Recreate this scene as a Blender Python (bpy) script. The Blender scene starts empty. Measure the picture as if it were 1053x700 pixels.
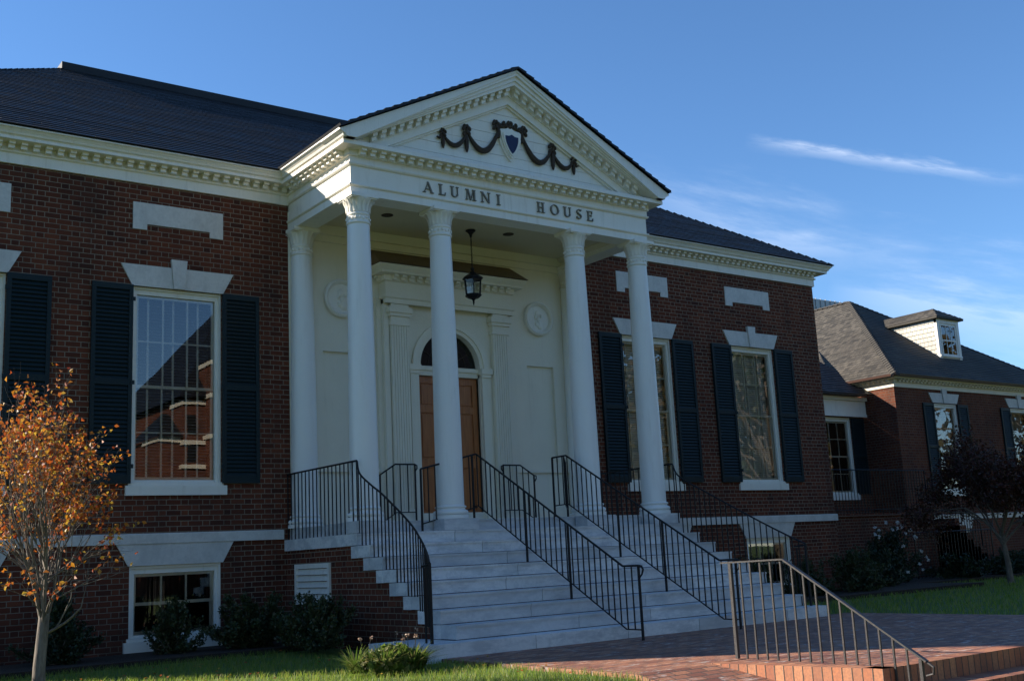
import bpy, bmesh, math, random
from mathutils import Vector, Matrix
random.seed(7)
S = bpy.context.scene
C = S.collection
R = math.radians
# ------------------------------------------------------------------ camera
cam = bpy.data.cameras.new('camera'); camo = bpy.data.objects.new('camera', cam); C.objects.link(camo)
yaw, pitch, roll = R(36.463), R(10.923), R(-2.873)
fwd = Vector((math.sin(yaw)*math.cos(pitch), math.cos(yaw)*math.cos(pitch), math.sin(pitch)))
right = Vector((math.cos(yaw), -math.sin(yaw), 0)); up = right.cross(fwd)
r2 = right*math.cos(roll)+up*math.sin(roll); u2 = -right*math.sin(roll)+up*math.cos(roll)
m = Matrix((r2, u2, -fwd)).transposed().to_4x4(); m.translation = Vector((-10.799, -16.616, 1.054))
camo.matrix_world = m
cam.sensor_fit = 'HORIZONTAL'; cam.sensor_width = 36; cam.lens = 36*1149.6/1053
cam.clip_start = .05; cam.clip_end = 2000
S.camera = camo
S.view_settings.view_transform = 'Standard'; S.view_settings.look = 'None'
S.view_settings.exposure = 1.08; S.view_settings.gamma = 1
S.cycles.max_bounces = 6; S.cycles.transparent_max_bounces = 24
# ------------------------------------------------------------------ sun and sky
SUN_EL = R(26.7); SUN_AZ = R(-46.5)      # azimuth from +Y towards +X
sund = Vector((math.sin(SUN_AZ)*math.cos(SUN_EL), math.cos(SUN_AZ)*math.cos(SUN_EL), math.sin(SUN_EL)))
sl = bpy.data.lights.new('sun', 'SUN'); sl.energy = 5.0; sl.angle = R(.5); sl.color = (1, .9, .76)
so = bpy.data.objects.new('sun', sl); C.objects.link(so)
so.rotation_euler = sund.to_track_quat('Z', 'Y').to_euler()
W = bpy.data.worlds.new('World'); S.world = W; W.use_nodes = True
nt = W.node_tree; nt.nodes.clear()
def wn(t, **k):
    n = nt.nodes.new(t)
    for a, b in k.items(): setattr(n, a, b)
    return n
out = wn('ShaderNodeOutputWorld'); bg = wn('ShaderNodeBackground'); bg.inputs[1].default_value = .11
sky = wn('ShaderNodeTexSky', sky_type='NISHITA', sun_disc=False, sun_elevation=SUN_EL, sun_rotation=SUN_AZ, altitude=900, air_density=1.0, dust_density=.0, ozone_density=5.0)
tc = wn('ShaderNodeTexCoord')
def wmath(op, a, b=None, c=None):
    n = wn('ShaderNodeMath', operation=op)
    for i, v in enumerate((a, b, c)):
        if v is None: continue
        if isinstance(v, (int, float)): n.inputs[i].default_value = v
        else: nt.links.new(v, n.inputs[i])
    return n.outputs[0]
def wdot(v):
    n = wn('ShaderNodeVectorMath', operation='DOT_PRODUCT'); nt.links.new(tc.outputs['Generated'], n.inputs[0]); n.inputs[1].default_value = v
    return n.outputs['Value']
def pixdir(x, y):
    return (r2*((x-526.5)/1149.6)+u2*((350-y)/1149.6)+fwd).normalized()
def wisp(pa, pb, width, strength, seed, stretch=14):
    """thin cirrus streak on the sky between two directions"""
    a, b = pixdir(*pa), pixdir(*pb)
    mid = (a+b).normalized(); t = (b-a).normalized(); t = (t-mid*t.dot(mid)).normalized(); n_ = mid.cross(t)
    L = (b-a).length/2
    u = wdot(t); v = wdot(n_); f = wdot(mid)
    # wobble
    noi = wn('ShaderNodeTexNoise'); noi.inputs['Scale'].default_value = 1; noi.inputs['Detail'].default_value = 7; noi.inputs['Roughness'].default_value = .62
    cmb = wn('ShaderNodeCombineXYZ')
    nt.links.new(wmath('MULTIPLY', u, stretch), cmb.inputs[0]); nt.links.new(wmath('MULTIPLY', v, stretch*5), cmb.inputs[1]); cmb.inputs[2].default_value = seed
    nt.links.new(cmb.outputs[0], noi.inputs['Vector'])
    n0 = wmath('SUBTRACT', noi.outputs[0], .5)
    vv = wmath('ADD', v, wmath('MULTIPLY', n0, width*2.2))
    fall = wmath('SUBTRACT', 1, wmath('ABSOLUTE', wmath('DIVIDE', vv, width)))
    fall = wmath('MAXIMUM', fall, 0)
    fall = wmath('POWER', fall, 1.6)
    end = wmath('MAXIMUM', wmath('SUBTRACT', 1, wmath('POWER', wmath('ABSOLUTE', wmath('DIVIDE', u, L)), 2.5)), 0)
    tex = wmath('MULTIPLY', wmath('MAXIMUM', wmath('SUBTRACT', noi.outputs[0], .28), 0), 2.6)
    front = wmath('GREATER_THAN', f, 0)
    return wmath('MULTIPLY', wmath('MULTIPLY', wmath('MULTIPLY', fall, end), wmath('MULTIPLY', tex, front)), strength)
cl = wisp((765, 146), (1062, 187), .0085, .42, 3.1, 20)
cl = wmath('ADD', cl, wisp((640, 205), (880, 262), .05, .20, 7.7, 9))
cl = wmath('ADD', cl, wisp((850, 300), (1180, 345), .06, .42, 11.3, 8))
cl = wmath('ADD', cl, wisp((690, 248), (960, 262), .022, .18, 5.3, 10))
cl = wmath('MINIMUM', cl, .8)
mx = wn('ShaderNodeMix', data_type='RGBA')
hs = wn('ShaderNodeHueSaturation'); hs.inputs['Saturation'].default_value = 1.07; hs.inputs['Value'].default_value = .9; hs.inputs['Hue'].default_value = .5; nt.links.new(sky.outputs[0], hs.inputs['Color'])
nt.links.new(cl, mx.inputs['Factor']); nt.links.new(hs.outputs[0], mx.inputs['A']); mx.inputs['B'].default_value = (5.2, 5.6, 6.3, 1)
nt.links.new(mx.outputs['Result'], bg.inputs[0]); nt.links.new(bg.outputs[0], out.inputs[0])

# ------------------------------------------------------------------ materials
class NT:
    def __init__(s, name):
        s.m = bpy.data.materials.new(name); s.m.use_nodes = True; s.t = s.m.node_tree; s.b = s.t.nodes['Principled BSDF']
        s.o = s.t.nodes['Material Output']
    def n(s, t, **k):
        x = s.t.nodes.new(t)
        for a, b in k.items(): setattr(x, a, b)
        return x
    def l(s, a, b): s.t.links.new(a, b)
    def math(s, op, a, b=None, c=None):
        x = s.n('ShaderNodeMath', operation=op)
        for i, v in enumerate((a, b, c)):
            if v is None: continue
            if isinstance(v, (int, float)): x.inputs[i].default_value = v
            else: s.l(v, x.inputs[i])
        return x.outputs[0]
    def noise(s, scale, detail=4, vec=None, rough=.55):
        x = s.n('ShaderNodeTexNoise'); x.inputs['Scale'].default_value = scale; x.inputs['Detail'].default_value = detail; x.inputs['Roughness'].default_value = rough
        if vec is not None: s.l(vec, x.inputs['Vector'])
        return x.outputs[0]
    def pos(s): return s.n('ShaderNodeNewGeometry').outputs['Position']
    def mix(s, f, a, b, blend='MIX'):
        x = s.n('ShaderNodeMix', data_type='RGBA', blend_type=blend)
        for k, v in (('Factor', f), ('A', a), ('B', b)):
            i = x.inputs[k]
            if isinstance(v, (int, float)): i.default_value = v
            elif isinstance(v, tuple): i.default_value = (*v, 1) if len(v) == 3 else v
            else: s.l(v, i)
        return x.outputs['Result']
    def ramp(s, f, stops):
        x = s.n('ShaderNodeValToRGB'); e = x.color_ramp.elements
        while len(e) < len(stops): e.new(.5)
        for q, (p, c) in zip(e, stops): q.position = p; q.color = (*c, 1) if len(c) == 3 else c
        s.l(f, x.inputs[0]); return x.outputs[0]
    def mr(s, f, a, b, c, d):
        x = s.n('ShaderNodeMapRange')
        s.l(f, x.inputs[0])
        for i, v in enumerate((a, b, c, d)): x.inputs[i+1].default_value = v
        return x.outputs[0]
    def color(s, v):
        if isinstance(v, tuple): s.b.inputs['Base Color'].default_value = (*v, 1)
        else: s.l(v, s.b.inputs['Base Color'])
    def rough(s, v):
        if isinstance(v, (int, float)): s.b.inputs['Roughness'].default_value = v
        else: s.l(v, s.b.inputs['Roughness'])
    def spec(s, v): s.b.inputs['Specular IOR Level'].default_value = v
    def bump(s, h, dist=.01, strength=1.):
        x = s.n('ShaderNodeBump'); x.inputs['Distance'].default_value = dist; x.inputs['Strength'].default_value = strength
        s.l(h, x.inputs['Height']); s.l(x.outputs[0], s.b.inputs['Normal'])
def paint(name, col, rough=.45, var=.08, scale=3, bump=.0006, dirt=.12):
    k = NT(name); p = k.pos()
    n1 = k.noise(scale, 5, p); n2 = k.noise(scale*14, 4, p)
    c = k.mix(k.mr(n1, .3, .75, 0, var), col, tuple(x*.55 for x in col))
    # streaky grime
    mp = k.n('ShaderNodeMapping'); mp.inputs['Scale'].default_value = (9, 9, .9); k.l(p, mp.inputs[0])
    n3 = k.noise(1, 5, mp.outputs[0], .7)
    c = k.mix(k.mr(n3, .55, .8, 0, dirt), c, (col[0]*.5, col[1]*.46, col[2]*.38))
    k.color(c); k.rough(k.mr(n2, .3, .7, rough-.08, rough+.12)); k.bump(n2, bump*6, .5)
    if max(col) < .1: k.spec(.25)
    return k.m
M = {}
SPEC = {}
M['white'] = paint('white_paint', (.82, .775, .68), .42, .12, 3, .0006, .42)
M['cream'] = paint('cream_paint', (.80, .73, .58), .5, .14, 2, .001, .2)
M['ceiling'] = paint('ceiling_paint', (.66, .57, .38), .6)
M['column'] = paint('column_paint', (.82, .80, .75), .38, .08, 1.5, .0006, .22)
M['shutter'] = paint('dark_green_paint', (.008, .020, .023), .5, .4, 4)
M['iron'] = paint('black_iron', (.012, .012, .014), .42, .3, 20)
M['iron_worn'] = paint('worn_iron', (.045, .042, .042), .38, .5, 12, .001)
M['bronze'] = paint('bronze', (.058, .040, .026), .5, .5, 20, .002)
M['letter'] = paint('letter_bronze', (.16, .14, .10), .45, .4, 30)
M['shieldblue'] = paint('shield_enamel', (.012, .02, .075), .35, .6, 16)
M['door'] = None
M['copper'] = paint('brown_copper', (.16, .10, .055), .5, .3, 4)
M['gutter'] = paint('copper_gutter', (.09, .05, .04), .4, .3, 4)
M['dark'] = paint('dark_interior', (.012, .012, .012), .9, .1)  # near-black colour standing in for the shade inside unlit rooms
M['blind'] = paint('blind_slat', (.78, .74, .66), .5, .1)
M['curtain'] = paint('curtain_cloth', (.42, .38, .30), .8, .2, 3)
M['steel'] = paint('grey_metal_roof', (.22, .24, .28), .4, .1)

def brick(name, cols, mortar, h=.0793, per=.335, mort=.011, dark=.25):
    k = NT(name); g = k.n('ShaderNodeNewGeometry'); sp = k.n('ShaderNodeSeparateXYZ'); k.l(g.outputs['Position'], sp.inputs[0])
    sn = k.n('ShaderNodeSeparateXYZ'); k.l(g.outputs['True Normal'], sn.inputs[0])
    ax = k.math('GREATER_THAN', k.math('ABSOLUTE', sn.outputs[0]), .7)
    u = k.math('ADD', k.math('MULTIPLY', sp.outputs[0], k.math('SUBTRACT', 1, ax)), k.math('MULTIPLY', sp.outputs[1], ax))
    # slight waviness of the courses
    wv = k.math('MULTIPLY', k.math('SUBTRACT', k.noise(.9, 2, g.outputs['Position']), .5), .012)
    v = k.math('DIVIDE', k.math('ADD', sp.outputs[2], wv), h)
    row = k.math('FLOOR', v); fv = k.math('SUBTRACT', v, row)
    uu = k.math('ADD', k.math('DIVIDE', u, per), k.math('MULTIPLY', row, .5))
    uu = k.math('ADD', uu, 100.13)
    iu = k.math('FLOOR', uu); fu = k.math('SUBTRACT', uu, iu)
    head = k.math('GREATER_THAN', fu, .6667)
    d = k.math('MINIMUM', k.math('MINIMUM', fu, k.math('SUBTRACT', 1, fu)), k.math('ABSOLUTE', k.math('SUBTRACT', fu, .6667)))
    du = k.math('MULTIPLY', d, per); dv = k.math('MULTIPLY', k.math('MINIMUM', fv, k.math('SUBTRACT', 1, fv)), h)
    dm = k.math('MINIMUM', du, dv)
    jit = k.math('MULTIPLY', k.math('SUBTRACT', k.noise(60, 3, g.outputs['Position']), .5), .006)
    mask = k.mr(k.math('ADD', dm, jit), mort*.5-.0012, mort*.5+.0016, 0, 1)
    wn_ = k.n('ShaderNodeTexWhiteNoise', noise_dimensions='2D'); cb = k.n('ShaderNodeCombineXYZ')
    k.l(k.math('ADD', k.math('MULTIPLY', iu, 2), head), cb.inputs[0]); k.l(row, cb.inputs[1]); k.l(cb.outputs[0], wn_.inputs[0])
    rv = wn_.outputs['Value']
    st = [(i/(len(cols)-1), c) for i, c in enumerate(cols)]
    bc = k.ramp(rv, st)
    hd = k.math('MULTIPLY', head, k.math('GREATER_THAN', rv, .45))
    bc = k.mix(k.math('MULTIPLY', hd, dark), bc, (.035, .018, .016))
    fine = k.noise(90, 5, g.outputs['Position'], .7)
    bc = k.mix(k.mr(fine, .35, .75, 0, .45), bc, tuple(x*.45 for x in cols[0]))
    big = k.noise(.7, 4, g.outputs['Position'])
    bc = k.mix(k.mr(big, .4, .7, 0, .5), bc, (.03, .017, .015))
    mp = k.n('ShaderNodeMapping'); mp.inputs['Scale'].default_value = (2.2, 2.2, .22); k.l(g.outputs['Position'], mp.inputs[0])
    stn = k.noise(1, 5, mp.outputs[0], .65)
    damp = k.math('MULTIPLY', k.mr(sp.outputs[2], .0, .9, 1, 0), k.mr(k.noise(2, 4, g.outputs['Position']), .3, .6, 0, 1))
    stn = k.math('MAXIMUM', k.mr(stn, .5, .75, 0, .45), k.math('MULTIPLY', damp, .6))
    mc = k.mix(k.mr(fine, .3, .7, 0, .5), mortar, tuple(x*.55 for x in mortar))
    mc = k.mix(k.mr(k.noise(1.3, 4, g.outputs['Position']), .35, .65, 0, .6), mc, tuple(x*.42 for x in mortar))
    fc = k.mix(stn, k.mix(mask, mc, bc), (.035, .026, .022)); k.color(fc); k.rough(.9); k.spec(.15)
    hgt = k.math('ADD', mask, k.math('MULTIPLY', fine, .35)); k.bump(hgt, .006, .9)
    return k.m
M['brick'] = brick('red_brick', [(.150, .042, .022), (.188, .058, .030), (.115, .033, .019), (.165, .048, .025), (.075, .026, .018)], (.32, .25, .185))
M['brick2'] = brick('orange_brick', [(.18, .055, .027), (.22, .072, .036), (.145, .042, .023), (.19, .058, .03)], (.22, .17, .135), dark=.1)

def slate(name, a, b, ex, wid, rough=.5, gap=(.008, .008, .009)):
    k = NT(name); uvn = k.n('ShaderNodeUVMap'); sp = k.n('ShaderNodeSeparateXYZ'); k.l(uvn.outputs[0], sp.inputs[0])
    g = k.n('ShaderNodeNewGeometry')
    v = k.math('DIVIDE', sp.outputs[1], ex); row = k.math('FLOOR', k.math('ADD', v, .001))
    wr = k.n('ShaderNodeTexWhiteNoise', noise_dimensions='1D'); k.l(row, wr.inputs['W'])
    u = k.math('ADD', k.math('DIVIDE', sp.outputs[0], wid), k.math('MULTIPLY', wr.outputs['Value'], 7.3))
    iu = k.math('FLOOR', u); fu = k.math('SUBTRACT', u, iu)
    cb = k.n('ShaderNodeCombineXYZ'); k.l(iu, cb.inputs[0]); k.l(row, cb.inputs[1])
    wn_ = k.n('ShaderNodeTexWhiteNoise', noise_dimensions='2D'); k.l(cb.outputs[0], wn_.inputs[0]); rv = wn_.outputs['Value']
    c = k.mix(rv, a, b)
    d = k.math('MULTIPLY', k.math('MINIMUM', fu, k.math('SUBTRACT', 1, fu)), wid)
    mask = k.mr(d, .002, .006, 0, 1)
    fine = k.noise(35, 5, g.outputs['Position'])
    c = k.mix(k.mr(fine, .35, .7, 0, .4), c, tuple(x*.5 for x in a))
    big = k.noise(.6, 4, g.outputs['Position']); c = k.mix(k.mr(big, .4, .7, 0, .5), c, tuple(x*.55 for x in a))
    c = k.mix(mask, gap, c); k.color(c); k.rough(k.mr(rv, 0, 1, rough-.1, rough+.15)); k.spec(.28)
    hgt = k.math('ADD', k.math('MULTIPLY', mask, .5), k.math('ADD', k.math('MULTIPLY', rv, .6), k.math('MULTIPLY', fine, .3))); k.bump(hgt, .009, .9)
    return k.m
M['slate'] = slate('dark_slate', (.008, .009, .011), (.028, .030, .034), .14, .22, .5)
M['shingle'] = slate('weathered_shingle', (.050, .046, .040), (.135, .120, .100), .15, .16, .8, (.03, .028, .025))
M['sideshingle'] = slate('white_shingle', (.50, .47, .40), (.66, .63, .55), .13, .14, .6, (.2, .18, .15))

def marble(name, hi=(.78, .76, .73), lo=(.42, .43, .44), vein=.68, scl=(.9, 1.8, 3.2), var=.6):
    k = NT(name); p = k.pos()
    mp = k.n('ShaderNodeMapping'); mp.inputs['Scale'].default_value = scl; k.l(p, mp.inputs[0])
    a = k.noise(2.0, 8, mp.outputs[0], .68); b = k.noise(26, 5, p)
    oi = k.n('ShaderNodeAttribute', attribute_name='stone'); 
    c = k.mix(k.mr(a, .46, .60, 0, vein), hi, lo)
    d_ = k.noise(7, 7, p, .7); c = k.mix(k.mr(d_, .52, .66, 0, vein*.8), c, lo)
    c = k.mix(k.mr(b, .4, .75, 0, .3), c, tuple(x*.62 for x in hi))
    c = k.mix(k.mr(oi.outputs['Fac'], 0, 1, 0, var), c, (.40, .405, .41))
    k.color(c); k.rough(k.mr(b, .3, .7, .4, .65)); k.bump(b, .002, .6)
    return k.m
M['marble'] = marble('veined_marble')
M['stone'] = marble('pale_limestone', (.64, .61, .56), (.40, .38, .35), .35, (2, 2, 1.2), .15)

def pavers(name):
    k = NT(name); p = k.pos()
    br = k.n('ShaderNodeTexBrick'); br.offset = .5; br.inputs['Scale'].default_value = 1
    br.inputs['Brick Width'].default_value = .205; br.inputs['Row Height'].default_value = .103; br.inputs['Mortar Size'].default_value = .009
    br.inputs['Mortar Smooth'].default_value = .3; br.inputs['Bias'].default_value = 0
    br.inputs['Color1'].default_value = (.46, .20, .105, 1); br.inputs['Color2'].default_value = (.19, .065, .042, 1); br.inputs['Mortar'].default_value = (.085, .065, .05, 1)
    k.l(p, br.inputs['Vector'])
    a = k.noise(2.2, 6, p, .7); b = k.noise(50, 4, p)
    c = k.mix(k.mr(b, .35, .75, 0, .45), br.outputs[0], (.10, .05, .04))
    mp = k.n('ShaderNodeMapping'); mp.inputs['Scale'].default_value = (3.0, 10, 1); k.l(p, mp.inputs[0]); a2 = k.noise(1.3, 6, mp.outputs[0], .75)
    c = k.mix(k.math('MULTIPLY', k.mr(a2, .54, .64, 0, .8), k.mr(a, .42, .56, 0, 1)), c, (.58, .54, .50))     # efflorescence
    k.color(c); k.rough(.7)
    h = k.math('ADD', k.math('SUBTRACT', 1, br.outputs['Fac']), k.math('MULTIPLY', b, .3)); k.bump(h, .005, .9)
    return k.m
M['pavers'] = pavers('brick_pavers')
def soldier(name):
    k = NT(name); uvn = k.n('ShaderNodeUVMap'); sp = k.n('ShaderNodeSeparateXYZ'); k.l(uvn.outputs[0], sp.inputs[0])
    g = k.n('ShaderNodeNewGeometry')
    u = k.math('DIVIDE', sp.outputs[0], .098); iu = k.math('FLOOR', u); fu = k.math('SUBTRACT', u, iu)
    wn_ = k.n('ShaderNodeTexWhiteNoise', noise_dimensions='1D'); k.l(iu, wn_.inputs['W'])
    c = k.ramp(wn_.outputs['Value'], [(0, (.46, .17, .075)), (.4, (.32, .11, .055)), (.7, (.52, .23, .11)), (1, (.27, .10, .055))])
    d = k.math('MULTIPLY', k.math('MINIMUM', fu, k.math('SUBTRACT', 1, fu)), .098); mask = k.mr(k.math('ADD', d, k.math('MULTIPLY', k.math('SUBTRACT', k.noise(30, 3, g.outputs['Position']), .5), .008)), .004, .008, 0, 1)
    b = k.noise(40, 5, g.outputs['Position'])
    c = k.mix(k.mr(b, .4, .7, 0, .5), c, (.16, .08, .06)); c = k.mix(mask, (.09, .065, .05), c)
    k.color(c); k.rough(.75); k.bump(k.math('ADD', mask, k.math('MULTIPLY', b, .3)), .006, .9)
    return k.m
M['soldier'] = soldier('rowlock_brick')
def wood(name):
    k = NT(name); p = k.pos(); mp = k.n('ShaderNodeMapping'); mp.inputs['Scale'].default_value = (28, 28, 1.6); k.l(p, mp.inputs[0])
    a = k.noise(1.2, 6, mp.outputs[0], .6)
    k.color(k.mix(k.mr(a, .3, .7, 0, 1), (.46, .17, .055), (.28, .09, .03))); k.rough(.32); k.bump(a, .001, .4)
    return k.m
M['door'] = wood('varnished_wood')
def glass(name, ior=2.3, tint=(1, 1, 1)):
    k = NT(name); t = k.n('ShaderNodeBsdfTransparent'); t.inputs[0].default_value = (*tint, 1)
    gl = k.n('ShaderNodeBsdfGlossy'); gl.inputs['Roughness'].default_value = .004
    fr = k.n('ShaderNodeFresnel'); fr.inputs[0].default_value = ior
    bp = k.n('ShaderNodeBump'); bp.inputs['Distance'].default_value = .0012; bp.inputs['Strength'].default_value = .35
    k.l(k.noise(1.6, 1, k.pos()), bp.inputs['Height']); k.l(bp.outputs[0], gl.inputs['Normal'])
    mx_ = k.n('ShaderNodeMixShader'); k.l(fr.outputs[0], mx_.inputs[0]); k.l(t.outputs[0], mx_.inputs[1]); k.l(gl.outputs[0], mx_.inputs[2])
    k.l(mx_.outputs[0], k.o.inputs[0]); return k.m
M['glass'] = glass('window_glass', 2.05, (.92, .93, .93))
M['lampglass'] = glass('lamp_glass', 1.5, (.75, .78, .78))
M['darkglass'] = glass('fanlight_glass', 1.8, (.25, .27, .25))

def leafmat(name, cols, trans=.35, rough=.5):
    k = NT(name); oi = k.n('ShaderNodeAttribute', attribute_name='tone')
    st = [(i/(len(cols)-1), c) for i, c in enumerate(cols)]
    c = k.ramp(oi.outputs['Fac'], st); k.color(c); k.rough(rough)
    tr = k.n('ShaderNodeBsdfTranslucent'); k.l(c, tr.inputs[0])
    mx_ = k.n('ShaderNodeMixShader'); mx_.inputs[0].default_value = trans
    k.l(k.b.outputs[0], mx_.inputs[1]); k.l(tr.outputs[0], mx_.inputs[2]); k.l(mx_.outputs[0], k.o.inputs[0])
    return k.m
M['autumn'] = leafmat('autumn_leaf', [(.28, .045, .014), (.46, .10, .012), (.36, .12, .02), (.60, .26, .02), (.40, .07, .02), (.60, .40, .05), (.30, .14, .04)], .45)
M['autumn2'] = leafmat('turning_leaf', [(.05, .06, .015), (.10, .07, .02), (.14, .08, .02), (.07, .07, .02)], .3)
M['darkred'] = leafmat('dark_red_leaf', [(.06, .014, .010), (.09, .022, .012), (.04, .022, .010), (.10, .04, .016)], .3)
M['shrub'] = leafmat('shrub_leaf', [(.022, .040, .012), (.035, .058, .018), (.05, .07, .022), (.075, .06, .02)], .25)
M['needle'] = leafmat('needle_leaf', [(.012, .028, .012), (.02, .04, .014), (.03, .05, .018)], .2)
M['daylily'] = leafmat('strap_leaf', [(.07, .13, .02), (.12, .19, .03), (.17, .22, .05), (.24, .20, .08)], .5)
M['grass'] = leafmat('grass_blade', [(.11, .20, .022), (.18, .28, .03), (.26, .34, .045), (.34, .31, .10)], .55)
M['petal'] = leafmat('white_petal', [(.7, .7, .66), (.8, .8, .78)], .3)
M['deadflower'] = leafmat('dry_flower', [(.35, .22, .16), (.45, .32, .22)], .3)
def bark(name, a, b):
    k = NT(name); p = k.pos(); mp = k.n('ShaderNodeMapping'); mp.inputs['Scale'].default_value = (14, 14, 4); k.l(p, mp.inputs[0])
    n_ = k.noise(2, 6, mp.outputs[0], .65); k.color(k.mix(k.mr(n_, .35, .7, 0, 1), a, b)); k.rough(.8); k.bump(n_, .006, .8); return k.m
M['bark'] = bark('grey_bark', (.20, .165, .13), (.07, .055, .04))
def soil(name, a, b, sc=3):
    k = NT(name); p = k.pos(); n1 = k.noise(sc, 7, p, .65); n2 = k.noise(60, 4, p)
    c = k.mix(k.mr(n1, .35, .68, 0, 1), a, b); c = k.mix(k.mr(n2, .4, .7, 0, .5), c, tuple(x*.4 for x in a)); k.color(c); k.rough(.95); k.bump(n2, .02, .8); return k.m
M['lawn'] = soil('lawn_soil', (.07, .13, .022), (.12, .17, .04))
M['mulch'] = soil('mulch', (.028, .018, .012), (.05, .032, .02), 8)

# ------------------------------------------------------------------ mesh helpers
class MB:
    def __init__(s): s.v = []; s.f = []; s.uv = []; s.t = []
    def quad(s, a, b, c, d, uv=None, tone=0):
        i = len(s.v); s.v += [tuple(a), tuple(b), tuple(c), tuple(d)]; s.f.append((i, i+1, i+2, i+3)); s.uv += uv or [(0, 0)]*4; s.t.append(tone)
    def tri(s, a, b, c, tone=0):
        i = len(s.v); s.v += [tuple(a), tuple(b), tuple(c)]; s.f.append((i, i+1, i+2)); s.uv += [(0, 0)]*3; s.t.append(tone)
    def poly(s, pts, tone=0):
        i = len(s.v); s.v += [tuple(p) for p in pts]; s.f.append(tuple(range(i, i+len(pts)))); s.uv += [(0, 0)]*len(pts); s.t.append(tone)
    def box(s, x0, x1, y0, y1, z0, z1, tone=0):
        if x1 < x0: x0, x1 = x1, x0
        if y1 < y0: y0, y1 = y1, y0
        P = [(x0, y0, z0), (x1, y0, z0), (x1, y1, z0), (x0, y1, z0), (x0, y0, z1), (x1, y0, z1), (x1, y1, z1), (x0, y1, z1)]
        for q in ((0, 3, 2, 1), (4, 5, 6, 7), (0, 1, 5, 4), (1, 2, 6, 5), (2, 3, 7, 6), (3, 0, 4, 7)): s.quad(*[P[i] for i in q], tone=tone)
    def prism(s, pts, y0, y1, tone=0):
        """polygon in XZ extruded from y0 (front) to y1"""
        a = sum(pts[i][0]*pts[(i+1) % len(pts)][1]-pts[(i+1) % len(pts)][0]*pts[i][1] for i in range(len(pts)))
        if a < 0: pts = pts[::-1]
        s.poly([(x, y0, z) for x, z in pts], tone); s.poly([(x, y1, z) for x, z in pts[::-1]], tone)
        for i in range(len(pts)):
            (xa, za), (xb, zb) = pts[i], pts[(i+1) % len(pts)]
            s.quad((xa, y0, za), (xa, y1, za), (xb, y1, zb), (xb, y0, zb), tone=tone)
    def tube(s, pts, rad, n=8, cap=True):
        pts = [Vector(p) for p in pts]; N = len(pts)
        if not isinstance(rad, (list, tuple)): rad = [rad]*N
        rings = []; prev = None
        for i, p in enumerate(pts):
            t = (pts[min(i+1, N-1)]-pts[max(i-1, 0)]).normalized()
            if prev is None:
                a = Vector((0, 0, 1)) if abs(t.z) < .9 else Vector((1, 0, 0)); nx = t.cross(a).normalized()
            else: nx = (prev-t*prev.dot(t)).normalized()
            prev = nx; ny = t.cross(nx)
            i0 = len(s.v)
            for q in range(n):
                an = 2*math.pi*q/n; s.v.append(tuple(p+(nx*math.cos(an)+ny*math.sin(an))*rad[i]))
            rings.append(i0)
        for a, b in zip(rings, rings[1:]):
            for q in range(n):
                s.f.append((a+q, a+(q+1) % n, b+(q+1) % n, b+q)); s.uv += [(0, 0)]*4; s.t.append(0)
        if cap:
            s.f.append(tuple(range(rings[0]+n-1, rings[0]-1, -1))); s.uv += [(0, 0)]*n; s.t.append(0)
            s.f.append(tuple(range(rings[-1], rings[-1]+n))); s.uv += [(0, 0)]*n; s.t.append(0)
    def bar(s, a, b, w=.016, w2=None):
        a = Vector(a); b = Vector(b); t = (b-a).normalized(); w2 = w2 or w
        ref = Vector((0, 0, 1)) if abs(t.z) < .95 else Vector((1, 0, 0))
        x = t.cross(ref).normalized(); y = x.cross(t)
        P = [p+x*sx*w/2+y*sy*w2/2 for p in (a, b) for sx, sy in ((-1, -1), (1, -1), (1, 1), (-1, 1))]
        for q in ((3, 2, 1, 0), (4, 5, 6, 7), (0, 1, 5, 4), (1, 2, 6, 5), (2, 3, 7, 6), (3, 0, 4, 7)): s.quad(*[P[i] for i in q])
    def lathe(s, prof, cx, cy, n=40, tone=0):
        base = len(s.v)
        for r_, z in prof:
            for q in range(n):
                an = 2*math.pi*q/n; s.v.append((cx+r_*math.cos(an), cy+r_*math.sin(an), z))
        for i in range(len(prof)-1):
            for q in range(n):
                a = base+i*n+q; b = base+i*n+(q+1) % n
                s.f.append((a, b, b+n, a+n)); s.uv += [(0, 0)]*4; s.t.append(tone)
        s.f.append(tuple(base+n-1-q for q in range(n))); s.uv += [(0, 0)]*n; s.t.append(tone)
        e = base+(len(prof)-1)*n; s.f.append(tuple(e+q for q in range(n))); s.uv += [(0, 0)]*n; s.t.append(tone)
    def blob(s, c, r_, rot=None, n=8, m_=6):
        c = Vector(c); base = len(s.v)
        for i in range(m_+1):
            ph = math.pi*i/m_
            for q in range(n):
                th = 2*math.pi*q/n
                p = Vector((r_[0]*math.sin(ph)*math.cos(th), r_[1]*math.sin(ph)*math.sin(th), r_[2]*math.cos(ph)))
                if rot is not None: p = rot @ p
                s.v.append(tuple(c+p))
        for i in range(m_):
            for q in range(n):
                a = base+i*n+q; b = base+i*n+(q+1) % n
                s.f.append((a, a+n, b+n, b)); s.uv += [(0, 0)]*4; s.t.append(0)
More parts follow.
